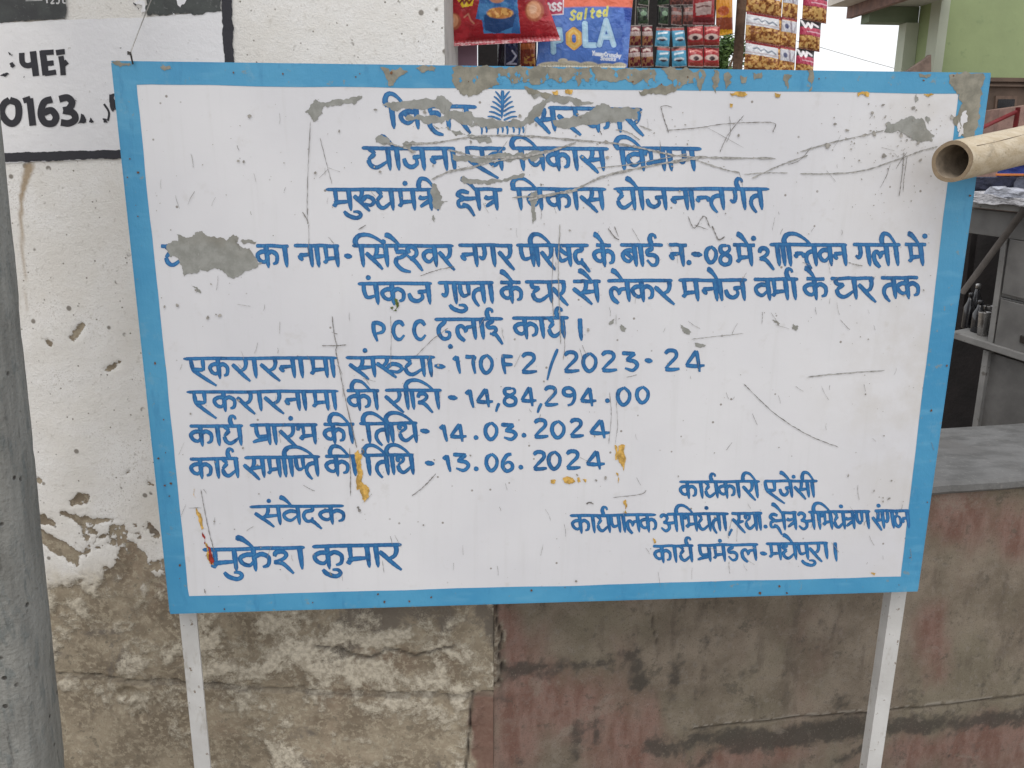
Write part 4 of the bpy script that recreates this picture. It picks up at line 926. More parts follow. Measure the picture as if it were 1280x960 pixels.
def bamboo():
    M0 = Plane((0, -.10, 0)).at(1190, 202)
    M1 = Plane((0, .26, 0)).at(1420, 150); ax = M1-M0; L = np.linalg.norm(ax)*2.3; ax /= np.linalg.norm(ax)
    R0 = 24.5/FPX*np.dot(M0-CAM, FW)
    d = M0-CAM; d /= np.linalg.norm(d)
    up = np.cross(ax, d); up /= np.linalg.norm(up); sd_ = np.cross(ax, up)
    nrm = -(d*.60)-ax*.80; nrm /= np.linalg.norm(nrm)       # slanting saw cut
    n = 48; V = []; F = []
    def ringpt(t, a, r): return M0+ax*t+r*(math.cos(a)*up+math.sin(a)*sd_)
    def cutt(a, r):
        q = r*(math.cos(a)*up+math.sin(a)*sd_); return -np.dot(q, nrm)/np.dot(ax, nrm)
    sec = [0, .02, .06, .12, .2, .29, .30, .31, .4, .6, .9, L]
    for j, t in enumerate(sec):
        for k in range(n):
            a = 2*math.pi*k/n; r = R0*(1+.04*math.sin(a*2+1)+.012*math.sin(a*5))*(1+(.07 if j == 6 else .02 if j in (5, 7) else 0))*(1+.06*t)
            ct = cutt(a, r)
            tt = ct if j == 0 else max(t, 0)+ct*(max(0, 1-t/.2))
            V.append(ringpt(tt, a, r))
    for j in range(len(sec)-1):
        for k in range(n): F.append([j*n+k, (j+1)*n+k, (j+1)*n+(k+1) % n, j*n+(k+1) % n])
    mesh('culm', V, F, m_bamboo(), bam, smooth=True)
    V = []; F = []
    for j, (r_, dt) in enumerate(((1.0, -.0005), (.80, -.0005), (.79, .03), (.78, .16), (.4, .165), (.01, .165))):
        for k in range(n):
            a = 2*math.pi*k/n; r = R0*r_*(1+.04*math.sin(a*2+1)+.012*math.sin(a*5)); V.append(ringpt(cutt(a, r)*(1 if j < 3 else .6)+dt, a, r))
    F1 = [[k, n+k, n+(k+1) % n, (k+1) % n] for k in range(n)]
    F2 = [[j*n+k, (j+1)*n+k, (j+1)*n+(k+1) % n, j*n+(k+1) % n] for j in range(1, 5) for k in range(n)]
    mesh('sawn_rim', V[:2*n], F1, m_bcut(), bam)
    mesh('hollow', np.array(V), F2, simple('bamboo_inside', (.27, .22, .165), .8, .25, 60, bump=.001), bam, smooth=True)
    # split running along the culm
    P = []; b0 = []
    side = -1 if np.dot(sd_, d) > 0 else 1
    aa = math.pi*.5*side
    for t in np.linspace(.03, .30, 24):
        best = None
        a = aa+(.55 if np.dot(up, [0, 0, 1]) < 0 else -.55)*side*-1*-1+.12*math.sin(t*22)*.3
        rr = R0*(1+.04*math.sin(a*2+1)+.012*math.sin(a*5))*(1+.06*t)*1.004
        for da in (-.016, .016): b0.append(ringpt(t, a+da*(1+.5*math.sin(t*60)), rr))
    F = [[2*i, 2*i+1, 2*i+3, 2*i+2] for i in range(23)]
    mesh('split', b0, F, simple('split_dark', (.10, .07, .045), .9, bump=0), bam)
    # the pole rests on a forked post standing out of the frame
    return M0+ax*L
bend = bamboo()
pr = empty('bamboo_prop', (bend[0], bend[1], 0)); tag(pr, 'upright bamboo prop carrying the far end of the sawn bamboo pole', 'prop')
tube('prop_stem', [(bend[0], bend[1], 0), (bend[0], bend[1], bend[2]-.02)], .03, m_bamboo(), pr)

# wire tied at the top left corner of the board
wr = empty('tie_wire', tuple(BOARD.at(165, 70, .004)))
wp_ = [BOARD.at(166, 80, .004), BOARD.at(164, 70, .012), BOARD.at(163, 66, .004), LW.at(176, 32, .02), LW.at(192, -8, .02), LW.at(198, -30, .0)]
tag(wr, 'thin pale wire running up from the top left corner of the board', 'wire')
tube('wire_strand', wp_[2:], .0011, simple('wire_grey', (.33, .32, .30), .5, .2, 50, bump=0), wr, n=6)
tube('wire_knot', [wp_[0], wp_[1], wp_[2], BOARD.at(160, 65, .008), BOARD.at(163, 68, .01)], .0016, simple('wire_dark', (.05, .045, .04), .6, bump=0), wr, n=6)

# ================================================================== the shop behind the board
def printed(name, plane, cor, nx, ny, bulge, fn, parent, m=PRINT, seal=.12, wrinkle=.002, off=0.0):
    """closed pillow-shaped foil packet; cor = bl, br, tr, tl; fn(X, Y) gives the print"""
    bl, br_, tr, tl = [np.array(c, float) for c in cor]
    u, v = np.meshgrid(np.linspace(0, 1, nx), np.linspace(0, 1, ny))
    px = (bl[0]*(1-u)+br_[0]*u)*(1-v)+(tl[0]*(1-u)+tr[0]*u)*v
    py = (bl[1]*(1-u)+br_[1]*u)*(1-v)+(tl[1]*(1-u)+tr[1]*u)*v
    a = [plane.loc(*c) for c in (bl, br_, tr, tl)]
    S_ = (a[0][0]*(1-u)+a[1][0]*u)*(1-v)+(a[3][0]*(1-u)+a[2][0]*u)*v
    Z_ = (a[0][1]*(1-u)+a[1][1]*u)*(1-v)+(a[3][1]*(1-u)+a[2][1]*u)*v
    vv = np.clip((v-seal*.5)/(1-seal), 0, 1)
    sh = (np.sin(np.pi*u)**.55)*(np.sin(np.pi*vv)**.6)
    wr_ = (fbm(u*7+3, v*5, 77, 3)-.5)*wrinkle*2*(.4+sh)
    crimp = np.where((v < seal*.6) | (v > 1-seal*.6), np.sin(u*nx*.9)*.0006, 0)
    V = []
    for sgn in (1, -1):
        off_ = sgn*(sh*bulge+.0006)+wr_+crimp+off
        V.append((plane.p+S_[..., None]*plane.e1+Z_[..., None]*plane.e2+off_[..., None]*plane.n).reshape(-1, 3))
    V = np.vstack(V); i = np.arange(nx*ny).reshape(ny, nx); N = nx*ny
    F = np.stack([i[:-1, :-1], i[:-1, 1:], i[1:, 1:], i[1:, :-1]], -1).reshape(-1, 4)
    Bk = (F+N)[:, ::-1]
    edge = np.concatenate([i[0, :], i[1:, -1], i[-1, -2::-1], i[-2:0:-1, 0]]); e2 = np.roll(edge, -1)
    E_ = np.stack([edge, edge+N, e2+N, e2], -1)
    cols = fn(px, py).reshape(-1, 3)
    return mesh(name, V, np.vstack([F, Bk, E_]).tolist(), m, parent, smooth=True, cols=np.vstack([cols, cols*.6+.1]))
def lin(r, g_, b_): return np.array([((c/255+.055)/1.055)**2.4 if c > 10 else c/255/12.92 for c in (r, g_, b_)])
def lay(c, k, col): k = k[..., None]; return c*(1-k)+np.array(col)*k
LF = {'S': [[(.9, .15), (.5, 0), (.1, .2), (.3, .45), (.8, .6), (.8, .9), (.4, 1), (.05, .85)]], 'a': [[(.8, .4), (.3, .35), (.05, .7), (.3, 1), (.8, .8)], [(.85, .35), (.85, 1)]], 'l': [[(.4, 0), (.4, 1)]], 't': [[(.4, .1), (.4, .9), (.7, 1)], [(.1, .35), (.75, .35)]],
      'e': [[(.1, .68), (.85, .62), (.6, .35), (.15, .5), (.15, .85), (.5, 1), (.85, .9)]], 'd': [[(.85, 0), (.85, 1)], [(.85, .45), (.3, .38), (.08, .7), (.3, 1), (.85, .85)]], 'Y': [[(.0, 0), (.5, .5)], [(1, 0), (.5, .5), (.4, 1)]], 'u': [[(.1, .4), (.1, .9), (.5, 1), (.85, .8)], [(.85, .4), (.85, 1)]],
      'm': [[(.05, .4), (.05, 1)], [(.05, .5), (.35, .4), (.5, .6), (.5, 1)], [(.5, .5), (.8, .4), (.95, .6), (.95, 1)]], 'y': [[(.05, .4), (.45, .95)], [(.9, .4), (.3, 1.3)]], 'C': [[(.9, .2), (.5, 0), (.1, .3), (.1, .7), (.5, 1), (.9, .8)]], 'r': [[(.2, .4), (.2, 1)], [(.2, .6), (.7, .4)]],
      'n': [[(.1, .4), (.1, 1)], [(.1, .55), (.6, .4), (.85, .6), (.85, 1)]], 'c': [[(.8, .45), (.3, .4), (.1, .7), (.3, 1), (.8, .92)]], 'h': [[(.1, 0), (.1, 1)], [(.1, .6), (.6, .42), (.85, .6), (.85, 1)]], 'k': [[(.1, 0), (.1, 1)], [(.8, .4), (.15, .7), (.85, 1)]], 's': [[(.8, .45), (.3, .4), (.2, .6), (.75, .8), (.6, 1), (.1, .95)]],
      'O': [[(.5, 0), (.08, .25), (.08, .75), (.5, 1), (.92, .75), (.92, .25), (.5, 0)]], 'P': [[(.1, 0), (.1, 1)], [(.1, .05), (.8, .05), (.85, .5), (.1, .55)]], 'L': [[(.1, 0), (.1, .95), (.9, .95)]], 'A': [[(.0, 1), (.5, 0), (1, 1)], [(.25, .68), (.78, .68)]]}
def text_d(X, Y, txt, x0, y0, x1, y1, h, lean=.12, gap=.28):
    """distance field of a word running from (x0,y0) to (x1,y1), letters h tall"""
    d = np.full(X.shape, 1e9); n = len(txt); cw = (x1-x0)/(n-(gap*0))
    for i, ch in enumerate(txt):
        bx_ = x0+cw*i; by = y0+(y1-y0)*i/n
        if ch == ' ': continue
        for st in LF[ch]:
            d = np.minimum(d, dseg(X, Y, [(bx_+cw*(1-gap)*a+lean*h*(1-b_), by+h*b_) for a, b_ in st]))
    return d
def ell(X, Y, cx, cy, rx, ry, soft=.12): return sst(1+soft, 1-soft, np.hypot((X-cx)/rx, (Y-cy)/ry))
def red_print(X, Y):
    c = np.zeros(X.shape+(3,))+lin(158, 28, 38)
    c = lay(c, sst(.5, .7, fbm(X/16, Y/16, 5, 3)), lin(190, 45, 55)); c = lay(c, sst(30, -40, Y)*.5, lin(120, 18, 30))
    t = inpoly(X, Y, [(600, -30), (642, -30), (646, 10), (650, 42), (604, 42), (602, 26), (594, 24), (598, 4)])*1.
    c = lay(c, t, lin(70, 130, 185)); c = lay(c, t*sst(.5, .6, fbm(X/7, Y/10, 8, 3))*.7, lin(40, 85, 150))
    c = lay(c, inpoly(X, Y, [(604, 22), (644, 18), (640, 34), (620, 42), (606, 38)])*1., lin(38, 70, 120))
    c = lay(c, ell(X, Y, 624, 21, 20, 5), lin(30, 70, 120)); k = ell(X, Y, 624, 17, 16, 7)
    c = lay(c, k, lin(185, 120, 60)); c = lay(c, k*sst(.5, .6, fbm(X/3, Y/3, 6, 2)), lin(230, 175, 100))
    c = lay(c, ell(X, Y, 620, 0, 9, 5), lin(190, 130, 100))
    for cx, cy, r in ((566.5, 27, 9.5), (667, 13.5, 12)):
        c = lay(c, ell(X, Y, cx, cy, r, r*1.1), lin(170, 90, 60)); c = lay(c, ell(X, Y, cx-1, cy-1, r*.78, r*.9), lin(215, 150, 110)); c = lay(c, ell(X, Y, cx-2, cy-2, r*.4, r*.5, .4)*.6, lin(240, 200, 170))
    k = inpoly(X, Y, [(572, 1), (578, 10), (590, 8), (593, -6), (570, -8)])*1.; c = lay(c, k, lin(225, 190, 40)); c = lay(c, k*sst(1.6, .9, dseg(X, Y, [(575, 4), (578, 0), (580, 5), (583, 0), (586, 5), (589, 1)])), lin(120, 40, 20))
    c = lay(c, sst(1.3, .6, dseg(X, Y, [(580, 22), (585, 18), (588, 26), (592, 30)]))*.6, lin(210, 150, 120))
    ys = 47+(701-X)*.05; s = sst(ys-1, ys+1, Y)
    c = lay(c, s, lin(205, 95, 105)); c = lay(c, s*(fbm(X/5, Y/1.5, 9, 2) > .55), lin(235, 190, 190)); c = lay(c, sst(1.2, .5, np.abs(Y-ys-6))*.7, lin(120, 15, 28))
    return c
def pola_print(X, Y):
    c = np.zeros(X.shape+(3,))+lin(88, 128, 205)
    c = lay(c, sst(755, 790, X-(Y-40)*.1)*.95, lin(35, 70, 165)); c = lay(c, sst(.5, .62, fbm(X/8, Y/20, 4, 3))*sst(740, 780, X)*.8, lin(90, 130, 210))
    c = lay(c, sst(.55, .65, fbm(X/12, Y/14, 14, 3))*.4, lin(120, 155, 220))
    c = lay(c, sst(10, 7.5, Y-(790-X)*.01), lin(240, 120, 90))
    k = inpoly(X, Y, [(683, -12), (704, -12), (703, 18), (683, 19)])*1.; c = lay(c, k, lin(190, 70, 100)); c = lay(c, sst(1, .4, dseg(X, Y, [(703, -12), (702.5, 18), (683, 19)])), lin(235, 225, 230))
    c = lay(c, sst(1.6, .9, text_d(X, Y, 'OSS', 682, 4, 702, 4, 9.5, .05))*k, lin(245, 240, 245))
    c = lay(c, sst(1.75, 1.0, text_d(X, Y, 'Salted', 711, 14, 759, 8, 11.5)), lin(225, 220, 120))
    def fat(ch, x, y, w_, h_, t, col, hi):
        nonlocal c
        d = text_d(X, Y, ch, x, y, x+w_, y, h_, -.05, .0)
        c = lay(c, sst(t+1.6, t+.6, d)*.5, lin(50, 85, 170)); c = lay(c, sst(t+.5, t-.5, d), lin(*col)); c = lay(c, sst(t*.5, t*.2, d)*.5, lin(*hi))
    fat('P', 690, 36, 12, 29, 3.4, (170, 215, 240), (200, 230, 248)); fat('O', 709, 38, 15, 21, 3.8, (235, 180, 90), (250, 225, 140))
    fat('L', 729, 30, 15, 28, 3.6, (180, 220, 245), (205, 235, 250)); fat('A', 748, 26, 18, 30, 3.4, (185, 222, 245), (215, 238, 250))
    c = lay(c, sst(1.0, .5, text_d(X, Y, 'YummyCrunchy', 739, 64, 776, 67, 5, .1, .2)), lin(235, 240, 250)); c = lay(c, sst(1.0, .5, text_d(X, Y, 'Snacks', 750, 70.5, 770, 71.5, 4.5, .1, .2)), lin(235, 240, 250))
    for cx, cy, rx, ry in ((690, 82, 18, 5), (712, 82, 15, 6), (735, 84, 14, 7), (757, 84, 14, 5), (774, 82, 9, 4), (703, 76, 6, 3)):
        c = lay(c, ell(X, Y, cx, cy, rx, ry), lin(225, 215, 190)); c = lay(c, ell(X, Y, cx+2, cy+1, rx*.6, ry*.5, .4)*.6, lin(240, 235, 215))
    return c
PKP = Plane((0, .30, 0)); PK2 = Plane((0, .36, 0)); SAP = Plane((0, .50, 0)); NMP = Plane((0, .46, 0), math.radians(-6))
def root_at(name, plane, u, v): return empty(name, tuple(plane.at(u, v)))
STR = simple('string_pale', (.4, .38, .33), .8, bump=0)
ZBEAM = 2.35
def hang(plane, u, v, parent, off=0.0):
    p = plane.at(u, v, off); tube('hanging_string', [p, np.array([p[0], p[1], ZBEAM-.02])], .0012, STR, parent, n=6)
r1 = root_at('snack_packet', PKP, 625, 50); tag(r1, 'glossy red snack packet with a blue bowl printed on it, hanging above the board', 'snack packet', 'snack packets hanging in the shop front')
printed('foil_pouch', PKP, [(547, 59), (701, 51), (640, -120), (576, -120)], 230, 250, .030, red_print, r1, seal=.08, wrinkle=.004); hang(PKP, 610, -119, r1)
r2 = root_at('snack_packet', PK2, 735, 80); tag(r2, 'blue snack packet reading Salted POLA with an orange top band', 'snack packet', 'snack packets hanging in the shop front')
printed('foil_pouch', PK2, [(670, 85), (784, 86), (797, -70), (683, -70)], 240, 320, .022, pola_print, r2, seal=.05, wrinkle=.003); hang(PK2, 740, -69, r2)

# hanging strips of small sachets
def tile(kind):
    def fn(X, Y):    # X, Y in 0..1 tile space
        n = fbm(X*6, Y*7, 3, 3)
        if kind == 'maroon':
            c = np.zeros(X.shape+(3,))+lin(110, 30, 42); c = lay(c, ((Y > .30) & (Y < .48+.1*X))*1., lin(200, 180, 175)); c = lay(c, ((Y > .5) & (n > .48))*1., lin(170, 120, 80)); c = lay(c, sst(.08, .03, dseg(X, Y, [(.2, .2), (.5, .14), (.8, .22)])), lin(210, 190, 180))
        elif kind == 'blue':
            c = np.zeros(X.shape+(3,))+lin(85, 165, 200); c = lay(c, (Y < .2)*1., lin(170, 90, 85)); c = lay(c, ell(X, Y, .5, .62, .36, .09), lin(215, 225, 230)); c = lay(c, ell(X, Y, .5, .68, .26, .05), lin(60, 50, 60)); c = lay(c, sst(.07, .02, dseg(X, Y, [(.2, .36), (.8, .30)])), lin(230, 240, 245))
        elif kind == 'red':
            c = np.zeros(X.shape+(3,))+lin(172, 44, 48); c = lay(c, (Y > .78)*1., lin(150, 60, 50)); c = lay(c, ell(X, Y, .5, .56, .44, .15), lin(215, 190, 180)); c = lay(c, ell(X, Y, .5, .60, .18, .10), lin(70, 40, 45)); c = lay(c, sst(.06, .02, dseg(X, Y, [(.15, .26), (.5, .18), (.85, .26)])), lin(235, 150, 140))
        elif kind == 'green':
            c = np.zeros(X.shape+(3,))+lin(62, 84, 60); c = lay(c, (n > .52)*1., lin(38, 50, 42)); c = lay(c, ell(X, Y, .5, .4, .3, .14), lin(120, 150, 120))
        elif kind == 'brown':
            c = np.zeros(X.shape+(3,))+lin(92, 58, 55); c = lay(c, (n > .5)*1., lin(135, 80, 70)); c = lay(c, ((Y > .3) & (Y < .46))*1., lin(150, 130, 125))
        else:
            c = np.zeros(X.shape+(3,))+lin(215, 140, 40); c = lay(c, ell(X, Y, .5, .4, .3, .2), lin(190, 90, 40)); c = lay(c, (Y > .7)*1., lin(160, 60, 40))
        c = lay(c, ((Y < .06) | (Y > .94))*1., lin(150, 140, 135))
        return c
    return fn
sachet_mesh = {}
def sachet(kind, u0, v0, u1, v1, parent, plane=SAP):
    """copies share one mesh per kind; scaled to nothing: all sachets of a kind have one size"""
    p = plane.at((u0+u1)/2, v1)
    if kind not in sachet_mesh:
        cx, cy = (u0+u1)/2, (v0+v1)/2
        o = printed('sachet', plane, [(u0, v1), (u1, v1), (u1, v0), (u0, v0)], 22, 30, .007, lambda X, Y: tile(kind)((X-u0)/(u1-u0), (Y-v0)/(v1-v0)), None, seal=.16, wrinkle=.0012)
        V = np.array([v.co for v in o.data.vertices])-p
        o.data.vertices.foreach_set('co', V.ravel()); o.data.update(); sachet_mesh[kind] = o.data
    else:
        o = bpy.data.objects.new('sachet', sachet_mesh[kind]); C.objects.link(o)
    o.parent = parent; o.location = tuple(p-np.array(parent.location)); o.rotation_euler = (rnd.uniform(-.2, .2), rnd.uniform(-.09, .09), rnd.uniform(-.4, .4))
    return o
SG = 'strips of small sachets hanging in the shop front'
for kind, cols_, rows_, lab in (('maroon', ((786.5, 801), (802, 817)), ((58, 84), (32.5, 58)), 'two strips of dark maroon sachets beside the blue snack packet'),
                                ('blue', ((818.5, 836), (840, 858.5)), ((58.5, 84), (33, 59)), 'pair of sky blue sachet strips between maroon and red ones'),
                                ('red', ((860, 879), (880, 898.5)), ((58, 84), (32, 58)), 'pair of bright red sachet strips nearest the green leaves'),
                                ('green', ((797, 811), (822, 836)), ((8, 31), (-16, 7)), 'dark green sachets above the maroon and blue ones'),
                                ('brown', ((838, 853), (854, 868)), ((8, 32), (-17, 7)), 'brown sachets above the blue and red ones')):
    t = root_at('sachet_strip', SAP, (cols_[0][0]+cols_[1][1])/2, 84 if rows_[0][1] > 40 else 31); tag(t, lab, 'sachets', SG)
    for (a, b_) in cols_:
        for (y0, y1) in rows_: sachet(kind, a, y0, b_, y1, t)
        hang(SAP, (a+b_)/2, rows_[-1][0]+2, t, -.01)
def rp(X, Y):
    c = np.zeros(X.shape+(3,))+lin(150, 34, 38); c = lay(c, inpoly(X, Y, [(868, 5), (888, 2), (888, 18), (869, 20)])*1., lin(175, 150, 145)); c = lay(c, sst(1, .4, dseg(X, Y, [(870, 10), (878, 8), (886, 9)])), lin(90, 40, 40)); c = lay(c, (Y > 22)*1., lin(110, 30, 34)); return c
r3 = root_at('snack_packet', PK2, 878, 31); tag(r3, 'small dark red packet with a pale label, above the red sachets', 'snack packet', 'snack packets hanging in the shop front')
printed('foil_pouch', PK2, [(866, 31), (893, 31), (893, -30), (866, -30)], 40, 70, .012, rp, r3); hang(PK2, 880, -29, r3)
def yp(X, Y):
    c = np.zeros(X.shape+(3,))+lin(222, 150, 45); c = lay(c, ell(X, Y, 903, 14, 7, 6), lin(185, 90, 45)); c = lay(c, (Y > 22)*1., lin(150, 75, 50)); c = lay(c, (Y > 37)*1., lin(235, 175, 40)); return c
r4 = root_at('snack_packet', SAP, 904, 45); tag(r4, 'orange yellow packet hanging just left of the brown shop post', 'snack packet', 'snack packets hanging in the shop front')
printed('foil_pouch', SAP, [(895, 46), (916, 42), (915, -30), (895, -30)], 40, 80, .010, yp, r4); hang(SAP, 904, -29, r4)
# things half hidden under the red packet
pil = root_at('pink_pillar', Plane((0, .32, 0)), 580, 300); pil.location.z = 0; tag(pil, 'dull pink painted pillar just under the red snack packet', 'pillar')
a_, b_ = Plane((0, .32, 0)).at(561, 80), Plane((0, .32, 0)).at(598, 80)
slab('pillar_shaft', [(a_[0], .38, 0), (b_[0], .38, 0), (b_[0], .48, 0), (a_[0], .48, 0)], (0, 0, 2.6), simple('dull_pink_paint', (.33, .20, .25), .7, .1, 8, bump=.001), pil, .004)
def dkp(X, Y):
    c = np.zeros(X.shape+(3,))+lin(38, 44, 78); c = lay(c, sst(1.5, .8, dseg(X, Y, [(640, 64), (645, 70), (640, 77), (634, 80), (645, 80)])), lin(200, 205, 225)); c = lay(c, sst(632, 630, X), lin(25, 25, 35)); c = lay(c, (np.abs(X-631) < .7)*.8, lin(130, 135, 150)); return c
r5 = root_at('dark_packet', SAP, 634, 84); tag(r5, 'dark blue packet with a white swirl, under the red snack packet', 'packet')
printed('foil_pouch', SAP, [(622, 86), (648, 86), (648, 30), (622, 30)], 60, 120, .01, dkp, r5); hang(SAP, 635, 31, r5)
def brp(X, Y):
    c = np.zeros(X.shape+(3,))+lin(140, 62, 40); k = (fbm(X/3, Y/3, 3, 2) > .5)*(Y > 68); c = lay(c, k*1., lin(205, 150, 70)); c = lay(c, ((Y > 55) & (Y < 62))*1., lin(190, 110, 60)); return c
r6 = root_at('brown_packet', SAP, 659, 84); tag(r6, 'narrow orange brown snack packet between the dark packet and the blue one', 'packet')
printed('foil_pouch', SAP, [(650, 86), (669, 86), (669, 30), (650, 30)], 40, 110, .01, brp, r6); hang(SAP, 659, 31, r6)

# strips of namkeen pouches
def nam(kind, u0, v0, w_, h_):
    def fn(X, Y):
        x = (X-u0)/w_; y = (Y-v0-(X-u0)*.17)/h_
        n = fbm(X/2.6, Y/2.6, 3+kind, 3)
        c = np.zeros(X.shape+(3,))+lin(186, 128, 66); c = lay(c, sst(.48, .58, n), lin(222, 178, 108)); c = lay(c, sst(.44, .36, n), lin(130, 74, 36))
        if kind == 0:
            c = lay(c, (y < .12)*1., lin(140, 48, 52)); k = ((y > .10) & (y < .46) & (x < .93))*1.; c = lay(c, k, lin(206, 208, 212))
            c = lay(c, k*sst(1.4, .7, dseg(x*w_, y*h_, [(.22*w_, .26*h_), (.34*w_, .2*h_), (.42*w_, .3*h_), (.52*w_, .22*h_), (.62*w_, .32*h_), (.74*w_, .24*h_), (.84*w_, .32*h_)])), lin(120, 128, 140)); c = lay(c, k*sst(1., .5, np.abs(y*h_-.39*h_))*.5, lin(160, 120, 120))
        elif kind == 1:
            c = lay(c, (y < .08)*1., lin(150, 50, 55)); c = lay(c, ((y > .1) & (y < .5))*1., lin(200, 200, 206)); c = lay(c, sst(.18, .1, np.hypot(x-.35, (y-.3)*1.6)), lin(70, 75, 110)); c = lay(c, ((np.abs(x-.62) < .07) & (y > .1) & (y < .5))*1., lin(150, 140, 150))
        else:
            c = lay(c, (y < .52)*1., lin(178, 52, 82)); c = lay(c, (y < .26)*1., lin(40, 34, 38)); c = lay(c, sst(1.8, 1., dseg(x*w_, y*h_, [(.1*w_, .06*h_), (.25*w_, .26*h_), (.4*w_, .1*h_), (.5*w_, .26*h_), (.6*w_, .08*h_), (.85*w_, .18*h_)])), lin(225, 222, 225)); c = lay(c, sst(1., .5, np.abs(y*h_-.4*h_))*.6*(x > .3), lin(235, 200, 210))
        c = lay(c, (y > .95)*.7, lin(120, 60, 60)); return c
    return fn
NS = 'strips of crunchy snack pouches hanging right of the post'
for kind, xl, wd, rows_, hh, lab in ((0, 931, 44, (50, 14, -22), 37, 'strip of wide brown snack pouches with white labels beside the shop post'), (1, 974, 19, (57, 21, -15), 37, 'narrow middle strip of snack pouches with small white labels'),
                                     (2, 994, 30, (60, 24, -12), 37, 'rightmost strip of snack pouches with black and pink labels against the sky')):
    t = root_at('pouch_strip', NMP, xl+wd/2, 92); tag(t, lab, 'snack pouches', NS)
    for k, y in enumerate(rows_):
        sx = (2-k)*-3+6 if kind == 0 else (-2.5*(2-k)+3); x0 = xl+(0 if kind == 0 else 0)+k*(1.2 if kind < 1 else 4.4 if kind == 2 else 2); w_ = wd-(0 if kind != 2 else (2-k)*4)
        s_ = .17
        c4 = [(x0-1, y+hh), (x0+w_-1, y+hh+w_*s_), (x0+w_+1.2, y+w_*s_), (x0+1.2, y)]
        printed('pouch', NMP, c4, 100 if kind != 1 else 50, 84, .012 if kind != 1 else .007, nam(kind, x0, y, w_, hh), t, seal=.10, wrinkle=.002, off=.002*kind)
    hang(NMP, xl+wd/2+4, rows_[-1]+8, t, -.006)
# frame of the shop front: post and beam
WOODD = simple('weathered_wood', (.20, .13, .09), .8, .4, 30, bump=.002)
pst = root_at('shop_post', SAP, 925, 60); pst.location = (SAP.at(925, 60)[0]+.005, .53, 0)
tag(pst, 'weathered brown wooden post between the yellow packet and the pouch strips', 'post')
xw = SAP.at(925, 60)[0]
tube('post_stem', [(xw+.012, .53, 0), (xw+.010, .53, 1.2), (xw+.004, .53, ZBEAM)], [.013, .012, .011], WOODD, pst, n=12)
bmr = empty('shop_beam', (.3, .42, ZBEAM)); tag(bmr, 'round wooden beam above the view carrying the hanging packets', 'beam')
tube('beam_pole', [(-.65, .42, ZBEAM), (1.4, .42, ZBEAM)], .022, WOODD, bmr, n=14)
tube('beam_crossbar', [(xw, .30, ZBEAM), (xw, .60, ZBEAM)], .012, WOODD, bmr, n=8)
# back wall of the stall, near-black in place of the shade inside
bk = empty('stall_backboard', (.1, 1.0, 0)); tag(bk, 'wooden back wall coloured near black for the shade inside the stall, seen between the hanging packets', 'stall wall')
DK = simple('interior_shade_wood', (.018, .015, .015), .8, .4, 10, bump=.002)  # interior shade painted in as a near-black base colour
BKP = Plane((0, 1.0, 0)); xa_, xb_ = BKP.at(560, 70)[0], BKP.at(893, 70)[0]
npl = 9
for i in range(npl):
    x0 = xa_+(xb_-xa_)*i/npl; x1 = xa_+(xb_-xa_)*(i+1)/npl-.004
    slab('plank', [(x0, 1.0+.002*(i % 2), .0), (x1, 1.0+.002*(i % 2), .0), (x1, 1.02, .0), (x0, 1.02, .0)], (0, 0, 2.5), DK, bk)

# ------------------------------------------------------------------ grey cabinet behind the counter
CAB = Plane(Plane((0, .95, 0)).at(1240, 440), math.radians(-60))
CAB.p = CAB.p*np.array([1, 1, 0.])
GREYP = simple('grey_cabinet_paint', (.215, .212, .205), .55, .16, 9, bump=.0006, dark=(.12, .11, .10))
GREYD = simple('grey_cabinet_worn', (.14, .137, .132), .6, .2, 12, bump=.0006)
cab = empty('cabinet', tuple(CAB.p)); tag(cab, 'worn grey wooden shop cabinet with drawers standing beyond the counter slab', 'cabinet')
def cb(name, px, off, dep, m, parent=cab, bevel=.002):
    return slab(name, [CAB.at(u, v, off) for u, v in px], -CAB.n*dep, m, parent, bevel)
cb('table_top', [(1206, 250), (1330, 262), (1330, 271), (1206, 258)], .03, .55, GREYP)
cb('apron', [(1209, 260), (1330, 272), (1330, 308), (1209, 291)], 0, .02, GREYD)
cb('divider', [(1252, 297), (1259, 298), (1240, 436), (1233, 434)], 0, .45, GREYP)
for px_, nm in (([(1262, 299), (1335, 310), (1335, 388), (1252, 367)], 'upper'), ([(1251, 374), (1335, 395), (1335, 466), (1242, 432)], 'lower')):
    d = cb('drawer', px_, .004, .03, GREYD)
    cb('drawer_surround', [(px_[0][0]-2, px_[0][1]-3), (px_[1][0]+3, px_[1][1]-3), (px_[2][0]+3, px_[2][1]+3), (px_[3][0]-2, px_[3][1]+3)], -.012, .02, GREYP)
cb('shelf_board', [(1188, 414), (1335, 460), (1335, 470), (1188, 422)], .015, .47, GREYP)
cb('side_panel', [(1236, 440), (1335, 472), (1335, 720), (1200, 690)], -.02, .02, GREYD)
cb('leg', [(1229, 437), (1236, 439), (1206, 640), (1199, 640)], 0, .04, GREYP)
cb('leg', [(1209, 290), (1215, 291), (1200, 418), (1195, 416)], -.38, .04, DK)  # rear leg takes the painted interior shade too
cb('drawer_lock', [(1275, 419), (1284, 422), (1283, 431), (1274, 428)], .010, .012, simple('lock_dark', (.05, .045, .04), .4, .2, 50, metal=.6))
cb('inner_back', [(1150, 262), (1335, 270), (1335, 720), (1150, 720)], -.46, .02, DK)  # near-black panel paints the shade inside the open cabinet
dsk = empty('leaning_stick', tuple(CAB.at(1240, 320, .06))); tag(dsk, 'dark stick leaning diagonally across the open side of the grey cabinet', 'stick')
